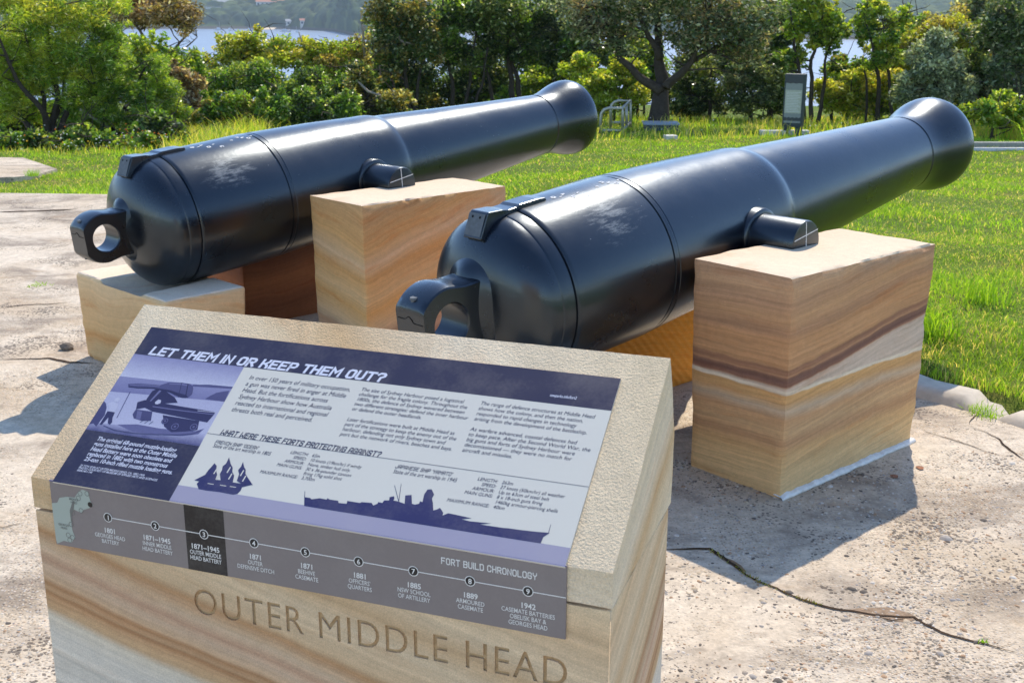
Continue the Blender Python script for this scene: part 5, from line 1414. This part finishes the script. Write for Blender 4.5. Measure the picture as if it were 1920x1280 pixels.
for i, (lab, ells, pal, dist, n) in enumerate([
    ('shady green bush low behind the stems of the tallest feathery shrub', [(30, 225, 60, 34), (-30, 200, 50, 40)], MG+DG[:1], 21.5, 4200),
    ('green bush low between the two feathery shrubs', [(140, 225, 46, 34), (165, 190, 40, 36)], MG+YG[:1], 21.5, 4200),
    ('tall green bush behind the lower feathery shrub, under the brownish flat-topped tree', [(255, 110, 50, 40), (310, 130, 46, 44), (210, 130, 46, 46), (350, 120, 36, 30)], YG+MG, 25, 6400),
    ('dark bush low beside the dry brown-leaved shrub', [(300, 235, 46, 28), (375, 235, 40, 24)], DG+MG, 20.6, 3600),
    ('green bush filling the gap left of the rounded dome shrub', [(385, 165, 36, 36), (372, 200, 30, 30)], YG+MG, 24.5, 3400),
    ('dim bush behind the olive shrub with upright twigs', [(610, 165, 46, 36), (660, 150, 44, 40), (700, 130, 40, 40), (570, 190, 50, 30)], MG+OL[:1], 26, 5200),
    ('black-green thicket bush behind the leftmost thin-trunked trees', [(740, 120, 46, 50), (790, 130, 44, 50), (770, 180, 50, 36), (830, 185, 44, 30)], DG, 28, 5200),
    ('black-green thicket bush behind the leaning forked trunk', [(880, 130, 44, 44), (930, 140, 44, 40), (905, 185, 60, 30), (980, 185, 40, 30)], DG+MG[:1], 28, 5000),
    ('green bush under the slender bare-stemmed tree', [(1040, 150, 44, 34), (1080, 170, 36, 30), (1010, 185, 40, 30)], MG+YG, 26.5, 4000),
    ('dark bush close behind the gnarled trunk on its left', [(1205, 185, 36, 34), (1180, 110, 40, 26)], DG+MG, 25.5, 2800),
    ('dark bush close behind the gnarled trunk on its right', [(1275, 175, 40, 36), (1300, 130, 44, 30), (1350, 120, 40, 30)], DG, 26, 4000),
    ('deep green bush behind the foot of the narrow sign post', [(1470, 180, 36, 30), (1440, 150, 36, 40), (1410, 110, 40, 40)], DG+MG, 27, 4000),
    ('leafy green bush between the three thin stems and the silvery bush', [(1590, 195, 46, 20), (1660, 190, 46, 24), (1690, 160, 30, 36)], MG+YG, 26, 4000),
    ('green bush behind the silvery bush, below the olive one', [(1720, 130, 40, 36), (1800, 120, 44, 40), (1780, 180, 60, 30)], MG+DG[:1], 26.5, 5000),
    ('leafy bush hanging beside the left limb of the gnarled tree', [(1195, 100, 40, 34), (1160, 100, 34, 24), (1215, 140, 30, 30)], MG+YG, 26, 4200),
    ('dark crowded bush left of the gnarled tree, above the railing', [(1085, 80, 44, 34), (1060, 110, 36, 30), (1120, 105, 34, 20)], DG+GG[:1]+MG[:1], 25.6, 4600),
    ('tall leafy bush at the far left edge, behind the tallest feathery shrub', [(10, 90, 60, 60), (60, 150, 60, 50), (-30, 150, 60, 60), (120, 110, 50, 46), (180, 140, 40, 40)], YG+MG, 23.5, 6400),
    ('leafy bush beside the sparse thin-stemmed tree, below the olive crest', [(1700, 60, 34, 36), (1680, 120, 30, 30), (1715, 110, 34, 30)], YG+MG, 26, 4000),
    ('tangled bush filling the middle of the thicket, behind the bare grey twigs', [(700, 100, 40, 44), (740, 60, 44, 44), (800, 60, 44, 40), (690, 150, 40, 34)], DG+OL[:2]+MG[:1], 27, 5600),
    ('tangled bush right of the airy three-stemmed tree, its top just hiding the water', [(1590, 140, 34, 22), (1625, 140, 36, 24), (1570, 130, 24, 20), (1690, 110, 30, 40)], MG+YG+OL[:1], 27, 4600),
    ('tangled green bush behind the slender tree, between it and the bright bush', [(1010, 120, 44, 34), (1060, 125, 44, 30), (985, 90, 36, 36), (1100, 100, 36, 22)], MG+DG[:2], 27.5, 5200),
    ('tall scrubby bush left of the narrow sign post, topped with olive leaves', [(1440, 60, 40, 44), (1480, 40, 36, 36), (1470, 130, 30, 36), (1410, 20, 40, 30)], MG+OL[:1]+DG[:1], 27, 5200),
    ('dark scrubby bush at the top right, behind the silvery bush', [(1840, 20, 44, 34), (1890, 110, 40, 46), (1800, 100, 40, 40), (1690, 70, 34, 30)], GG+MG[:1], 27, 5200),
    ('low dark weeds under the tallest feathery shrub, at the left edge of the rough grass', [(20, 268, 50, 18), (-30, 262, 40, 22), (70, 274, 30, 12)], MG+DG[:2], 17.8, 3800),
    ('low dark weeds between the tallest shrub and the lower feathery one', [(130, 270, 44, 16), (175, 266, 36, 20)], MG+DG[:2], 17.6, 3400),
    ('low weedy clump below the lower feathery shrub, with orange flowers near it', [(235, 270, 44, 22), (285, 272, 34, 20)], MG+OL[:1], 17.4, 3800),
    ('low weedy clump left of the long pale grass, above the rear gun', [(325, 262, 36, 22), (300, 245, 40, 26)], DG+MG[:2], 18.0, 3600),
    ('rank green weedy bush at the right edge, low beside the right-hand muzzle', [(1860, 205, 50, 26), (1920, 210, 40, 26)], MG+YG, 20.4, 3600)]):
    plant('undergrowth_bush', lab, 'shrub', (ells[0][0], 230), ells, [[(ells[0][0], 240, 6), (ells[0][0]+3, ells[0][1], 3)]], n, .09, .042, pal, 220+i, GR, M_barkd, per=11, dist=dist)
# blossom and orange crest
def fleck(name, cents, n, s, pal, seed, label=None):
    pass

# ------------------------------------------------------------------ the end of a concrete path at the left, then grass
PATH = [(on_ground(*q).x, on_ground(*q).y) for q in [(-70, 303), (44, 304), (108, 326), (72, 337), (30, 342), (-70, 345)]]
def in_poly(x, y, poly):
    ins = np.zeros(len(x), bool)
    for a, b_ in zip(poly, poly[1:]+poly[:1]):
        c = (a[1] > y) != (b_[1] > y)
        xi = (b_[0]-a[0])*(y-a[1])/(b_[1]-a[1]+1e-12)+a[0]
        ins ^= c & (x < xi)
    return ins
b = MB()
pz_ = [float(ground_z(*q)) for q in PATH]
n = len(PATH)
b.add([(q[0], q[1], z+.055) for q, z in zip(PATH, pz_)]+[(q[0], q[1], z-.1) for q, z in zip(PATH, pz_)], [tuple(range(n))]+[(k, (k+1) % n, n+(k+1) % n, n+k) for k in range(n)])
tag(b.build('path', M_conc), kind='structure')

def grass_mesh():
    r = np.random.default_rng(21)
    Ps, Hs, Ws, Cs = [], [], [], []
    g_ = np.array([lin(*c)[:3] for c in [(122, 152, 36), (134, 160, 46), (108, 140, 34), (150, 160, 66), (98, 128, 36)]])
    straw = np.array(lin(190, 172, 110)[:3]); yel = np.array([lin(158, 160, 50)[:3], lin(178, 172, 80)[:3]])
    def add(n, x0, x1, y0, y1, h, w_, fstraw, tall=False, mask=None):
        x = r.uniform(x0, x1, n); y = r.uniform(y0, y1, n)
        # keep to what lies in front of the camera, a little wider than the view
        k = np.abs(x/y) < .80
        x, y = x[k], y[k]
        k = (np.array(apron_dist(np.c_[x, y])) > .17) & ~in_poly(x, y, PATH)
        x, y = x[k], y[k]
        if mask is not None: k = mask(x, y); x, y = x[k], y[k]
        n = len(x)
        tuft = np.array([noise.noise(Vector((a*1.1, b_*1.1, 4)))+.5*noise.noise(Vector((a*4, b_*4, 8))) for a, b_ in zip(x, y)])
        hh = h*(1+.75*tuft)*r.uniform(.55, 1.3, n)
        hh = np.maximum(hh, .03)
        col = g_[r.integers(0, len(g_), n)]
        big = np.array([noise.noise(Vector((a*.45, b_*.45, 14)))+.6*noise.noise(Vector((a*1.4, b_*1.4, 18))) for a, b_ in zip(x, y)])
        col = col*(1+.42*np.clip(big, -.9, .9))[:, None]*np.where(big < -.15, np.array([[1.0, .92, 1.0]]).T, 1.0).reshape(-1, 1) if False else col*(1+.42*np.clip(big, -.9, .9))[:, None]
        fstraw = fstraw*(1+1.6*np.clip(-big, -.5, .8))
        if tall: col = np.where((r.random(n) < .6)[:, None], yel[r.integers(0, 2, n)], col)
        st = r.random(n) < fstraw*(1-np.clip(tuft, -.8, .8))
        col = np.where(st[:, None], straw, col)*r.uniform(.75, 1.2, n)[:, None]
        Ps.append(np.c_[x, y, ground_z(x, y)-.015+.035*np.array([noise.noise(Vector((a*1.3, b_*1.3, 0))) for a, b_ in zip(x, y)])]); Hs.append(hh); Ws.append(np.full(n, w_)*r.uniform(.6, 1.3, n)); Cs.append(col)
    add(150000, .8, 5.8, 2.4, 8.5, .043, .0044, .20)
    add(112000, -6.5, 9, 8.5, 13, .046, .0075, .13)
    add(125000, -13, 14, 12, 19, .046, .011, .11)
    add(85000, -17, 18, 18, 26, .055, .017, .09)
    # long pale grass under the shrubs, thickest at the left
    add(4200, -7.2, -3.5, 15.2, 19.5, .28, .010, .15, True, lambda x, y: (x/y > -.30) & (x/y < -.21))
    add(5000, -9.5, -3.5, 15.6, 18.5, .10, .010, .25, True)
    add(8000, -4, 12, 18.5, 25, .20, .012, .15, True, lambda x, y: y > 18.5+.25*np.sin(x*3))
    add(3500, 8.0, 10.5, 17.5, 20.5, .34, .014, .10, True)
    # tussocks near the kerb
    for cx_, cy_, n in ((2.12, 5.62, 160), (2.62, 5.35, 90), (2.7, 6.4, 90)):
        x = cx_+r.normal(0, .07, n); y = cy_+r.normal(0, .07, n)
        Ps.append(np.c_[x, y, ground_z(x, y)]); Hs.append(r.uniform(.08, .22, n)); Ws.append(r.uniform(.005, .009, n)); Cs.append(g_[r.integers(0, 3, n)]*r.uniform(.8, 1.1, n)[:, None])
    P = np.concatenate(Ps); H = np.concatenate(Hs)[:, None]; W_ = np.concatenate(Ws)[:, None]; C = np.concatenate(Cs)
    n = len(P)
    a = r.uniform(0, 2*np.pi, n); lean = np.c_[np.cos(a), np.sin(a), np.zeros(n)]*(H*r.uniform(.15, .95, n)[:, None])
    b_ = r.uniform(0, 2*np.pi, n); wd = np.c_[np.cos(b_), np.sin(b_), np.zeros(n)]*W_*.5
    up = np.array([0, 0, 1.0])
    m_ = P+lean*.32+up*H*.62; t = P+lean+up*H*r.uniform(.75, 1.0, n)[:, None]
    V = np.stack([P-wd, P+wd, m_+wd*.8, m_-wd*.8, t+wd*.12, t-wd*.12], 1).reshape(-1, 3)
    base = np.arange(n)[:, None]*6
    F = np.concatenate([base+np.array([[0, 1, 2, 3]]), base+np.array([[3, 2, 4, 5]])])
    return np_mesh('grass', V, F, np.repeat(C, 6, 0))
tag(link('grass', grass_mesh(), mat_leaf('grass blade', .5, .5, .3)), 'bright green grass of the lawn and the long grass below the shrubs', 'grass', kind='stuff')

# wild flowers and seed heads in the rough grass on the left
def flowers():
    r = np.random.default_rng(33); V, F, C = [], [], []
    pal = [lin(226, 224, 210)[:3], lin(232, 176, 40)[:3], lin(226, 118, 40)[:3], lin(240, 236, 226)[:3]]
    k = 0
    for i in range(210):
        if i < 150: p = on_ground(r.uniform(-20, 330), r.uniform(270, 300)); pc = pal[r.choice(4, p=[.35, .35, .15, .15])]
        elif i < 175: p = on_ground(r.uniform(235, 330), r.uniform(265, 285)); pc = pal[2]
        else: p = on_ground(r.uniform(1080, 1700), r.uniform(212, 262)); pc = pal[3]
        h = r.uniform(.08, .30); s_ = r.uniform(.008, .016)
        c = np.array([p.x, p.y, p.z+h])
        o = [c+np.array(q)*s_ for q in ((1, 0, 0), (0, 1, 0), (-1, 0, 0), (0, -1, 0), (0, 0, .8), (0, 0, -.8))]
        V += o; C += [pc]*6
        for q in ((0, 1, 4), (1, 2, 4), (2, 3, 4), (3, 0, 4), (1, 0, 5), (2, 1, 5), (3, 2, 5), (0, 3, 5)): F.append([k+z for z in q])
        k += 6
    return np_mesh('wildflowers', np.array(V), np.array(F), np.array(C))
tag(link('wildflowers', flowers(), mat_tint('petals', .8, .2)), 'white seed heads and orange and yellow wild flowers in the rough grass', 'flowers', kind='stuff')

# moss and weeds in the crack
def moss():
    r = np.random.default_rng(8); V, F, C = [], [], []
    line = [np.array(G(*q)) for q in [(1330, 1032), (1385, 1066), (1420, 1090), (1500, 1124), (1545, 1136)]]
    k = 0
    for i in range(120):
        t = r.random()*3.99; j = int(t); p = line[j]+(line[j+1]-line[j])*(t-j)+r.normal(0, .006, 2)
        o = noise.noise(Vector((p[0]*7, p[1]*7, 1)))*.016
        p = p+np.array([o*.3, o])
        a = r.uniform(0, 6.28); h = r.uniform(.003, .012); w_ = r.uniform(.002, .004)
        V += [(p[0]-w_*math.cos(a), p[1]-w_*math.sin(a), .002), (p[0]+w_*math.cos(a), p[1]+w_*math.sin(a), .002), (p[0]+r.normal(0, .004), p[1]+r.normal(0, .004), .002+h)]
        F.append((k, k+1, k+2)); k += 3
        C += [np.array(lin(*[(112, 112, 40), (94, 100, 44), (128, 104, 60)][r.integers(0, 3)])[:3])]*3
    for c, n, h_ in ((G(1838, 772), 90, .05), (G(1850, 782), 40, .03), (G(1842, 1204), 14, .014), (G(75, 535), 60, .02), (G(60, 330), 120, .09)):
        for i in range(n):
            p = np.array(c)+r.normal(0, .03 if n > 20 else .006, 2); a = r.uniform(0, 6.28); h = r.uniform(.4, 1)*h_
            V += [(p[0]-.003*math.cos(a), p[1]-.003*math.sin(a), .0), (p[0]+.003*math.cos(a), p[1]+.003*math.sin(a), .0), (p[0]+r.normal(0, h*.6), p[1]+r.normal(0, h*.6), h)]
            F.append((k, k+1, k+2)); k += 3
            C += [np.array(lin(128, 158, 40)[:3])]*3
    return np_mesh('crack_weeds', np.array(V), np.array(F), np.array(C))
tag(link('crack_weeds', moss(), mat_leaf('moss', .3)), 'moss and small weeds growing in the cracks of the concrete', 'weeds', kind='stuff')

# patch of lawn lying over the concrete at the left, and the path beyond it
def patch(px_poly, z, name, mat):
    b = MB(); P = [G(*q) for q in px_poly]
    b.add([(x, y, z) for x, y in P], [tuple(range(len(P)))])
    return tag(b.build(name, mat), kind='structure')

# ------------------------------------------------------------------ small things on the lawn
M_galv = plain('galvanised pipe', lin(176, 172, 158), .42, .5, .55, mottle=.12, mscale=60)
D = 20.6
b0 = at(1127, 250, D); b0.z = float(ground_z(b0.x, b0.y))
rail = empty('pipe_railing', b0); tag(rail, 'low galvanised pipe railing with two rounded hoops, left of the gnarled tree', 'railing')
A1 = lambda px, py: at(px, py, D)-b0
A2 = lambda px, py: at(px, py, D+1.15)-b0
rr = .028
def hoop(name, f, pts):
    b = MB(); b.tube([f(*q) for q in pts], rr, 8); return b.build(name, M_galv, rail, True)
hoop('front_hoop', A1, [(1126, 254), (1126, 222), (1128, 212), (1133, 206), (1141, 203), (1167, 203), (1167.5, 210), (1167.5, 252)])
hoop('back_hoop', A2, [(1145, 240), (1145, 205), (1147, 197), (1152, 192), (1160, 189), (1182, 189), (1182, 240)])
for pts in ([(1126, 245, 0), (1167, 245, 0)], [(1145, 230, 1), (1182, 230, 1)], [(1167, 203, 0), (1182, 189, 1)], [(1167, 245, 0), (1182, 230, 1)]):
    b = MB(); b.tube([(A1 if k == 0 else A2)(px, py) for px, py, k in pts], rr*.9, 8); b.build('rail', M_galv, rail, True)
q0, q1 = (A1(1167, 203)+A2(1182, 189))/2, (A1(1167, 245)+A2(1182, 230))/2
b = MB(); b.tube([q0, q1], rr*.9, 8); b.build('post', M_galv, rail, True)

# narrow sign post
Dp = 20.2
c0 = at(1482, 275, Dp); c0.z = float(ground_z(c0.x, c0.y))
top = at(1485, 139, Dp)
Hh = top.z-c0.z; u_ = Dp/FPX
tot = empty('narrow_sign_post', c0, R(-24)); tag(tot, 'tall narrow dark grey sign post with a pale printed face, standing on the lawn', 'sign')
M_steel = plain('dark steel', lin(56, 64, 66), .5, .4, mottle=.1)
M_print = plain('printed face', lin(136, 140, 138), .6, .3, mottle=.06); M_pale = plain('pale text field', lin(176, 176, 160), .6, .3, mottle=.1, mscale=80)
M_ink = plain('grey print', lin(70, 72, 76), .6, .3)
w2, dp = 18*u_, .16
b = MB(); b.box((-w2, 0, Hh*.13), (w2, dp, Hh)); b.build('column', M_steel, tot, bevel=.006)
for x in (-w2*.62, w2*.62):
    b = MB(); b.box((x-w2*.3, .02, -.1), (x+w2*.3, dp-.02, Hh*.13)); b.build('leg', M_steel, tot)
b = MB(); b.box((-w2*.86, -.006, Hh*.20), (w2*.80, -.002, Hh*.97)); face_ = b.build('printed_face', M_print, tot)
b = MB(); b.box((-w2*.84, -.009, Hh*.36), (w2*.78, -.007, Hh*.74)); b.build('text_field', M_pale, face_)
b = MB()
for k in range(13): b.box((-w2*.74, -.012, Hh*(.385+.026*k)), (w2*(.68-.12*((k*7) % 3)), -.010, Hh*(.392+.026*k)))
b.build('print_line', M_mast, face_)
b = MB()
n = 15
top_edge = [Hh*(.85+.004*math.sin(k*1.3)+.004*math.sin(k*3.1)) for k in range(n)]
b.prism([(-w2*.86+w2*1.66*k/(n-1), top_edge[k]) for k in range(n)]+[(w2*.80, Hh*.97), (-w2*.86, Hh*.97)], -.009, -.0065, ax=1)
b.build('picture_band', M_ink, face_)
b = MB(); b.prism([(-w2*.86+w2*1.66*k/(n-1), Hh*(.29+.008*math.sin(k*1.9))) for k in range(n)]+[(w2*.80, Hh*.235), (-w2*.86, Hh*.235)], -.009, -.0065, ax=1)
b.build('picture_band', M_ink, face_)

# slab, blocks and edging in the grass
M_slab = plain('dark slab', lin(70, 76, 88), .7, .3, mottle=.2); M_blk = plain('white block', lin(206, 202, 194), .9, .2, mottle=.2, mscale=30, bmp=.4)
def boxy(name, px0, px1, py, dist, hgt, dep, mat, label, cat, rz=0, mat2=None):
    g0 = on_ground((px0+px1)/2, py); dist = math.hypot(g0.x, g0.y)
    p0 = at(px0, py, dist); p1 = at(px1, py, dist); c = (p0+p1)/2; c.z = float(ground_z(c.x, c.y)); L = (p1-p0).length
    r_ = empty(name, c, rz); tag(r_, label, cat)
    b = MB(); b.box((-L/2, 0, -.1), (L/2, dep, hgt)); b.build('body', mat, r_, bevel=.012)
    if mat2:
        b = MB(); b.box((-L/2-.02, -.02, hgt+.002), (L/2+.02, dep, hgt+.035)); b.build('cover', mat2, r_, bevel=.008)
    return r_
boxy('equipment_box', 1208, 1272, 247, 21.6, .11, .5, M_slab, 'low dark rectangular box with a pale lid, lying in the grass near the gnarled tree', 'box', R(-3), plain('pale lid', lin(150, 160, 172), .5, .4))
boxy('broken_block', 1250, 1272, 263, 19.0, .07, .2, M_blk, 'small broken pale block in the grass in front of the low dark box', 'concrete block', R(12))
boxy('kerb_stone', 1426, 1520, 253, 20.8, .07, .16, M_blk, 'white kerb stone lying behind the foot of the narrow sign post', 'kerb stone', R(2))
tim = boxy('edging_beam', 1790, 2050, 279, 18.4, .09, .14, plain('weathered concrete beam', lin(150, 148, 138), .9, .2, mottle=.2, mscale=20, bmp=.4), 'long pale edging beam on the lawn, right of the right-hand muzzle', 'edging', R(1), None)
b = MB(); b.box((-1.1, -.32, -.05), (1.2, -.22, .045)); b.build('lower_rail', M_blk, tim, True)
# pebble lying by the low block
pp = G(126, 655)
b = MB()
bmx = bmesh.new(); bmesh.ops.create_icosphere(bmx, subdivisions=2, radius=.03)
for v in bmx.verts: v.co = Vector((v.co.x*1.2, v.co.y, v.co.z*.7))*(1+.3*noise.noise(v.co*40))
me = bpy.data.meshes.new('stone'); bmx.to_mesh(me); bmx.free()
st = link('loose_stone', me, plain('loose stone grey', lin(112, 104, 94), .9, .2, mottle=.3)); st.location = (pp[0], pp[1], .014)
tag(st, 'grey loose stone on the slab beside the low block at the left', 'stone')

# ------------------------------------------------------------------ air
HAZE = 0.00015
if HAZE:
    mt = bpy.data.materials.new('haze'); mt.use_nodes = True
    nt = mt.node_tree; nt.nodes.clear()
    o_ = nt.nodes.new('ShaderNodeOutputMaterial'); v_ = nt.nodes.new('ShaderNodeVolumePrincipled')
    v_.inputs['Color'].default_value = (.72, .84, 1.0, 1); v_.inputs['Density'].default_value = HAZE; v_.inputs['Anisotropy'].default_value = .3
    nt.links.new(v_.outputs[0], o_.inputs['Volume'])
    b = MB(); b.box((-7500, -450, -36), (7500, 9500, 130))
    tag(b.build('haze', mt), 'thin blue air over the harbour', 'haze', kind='stuff')
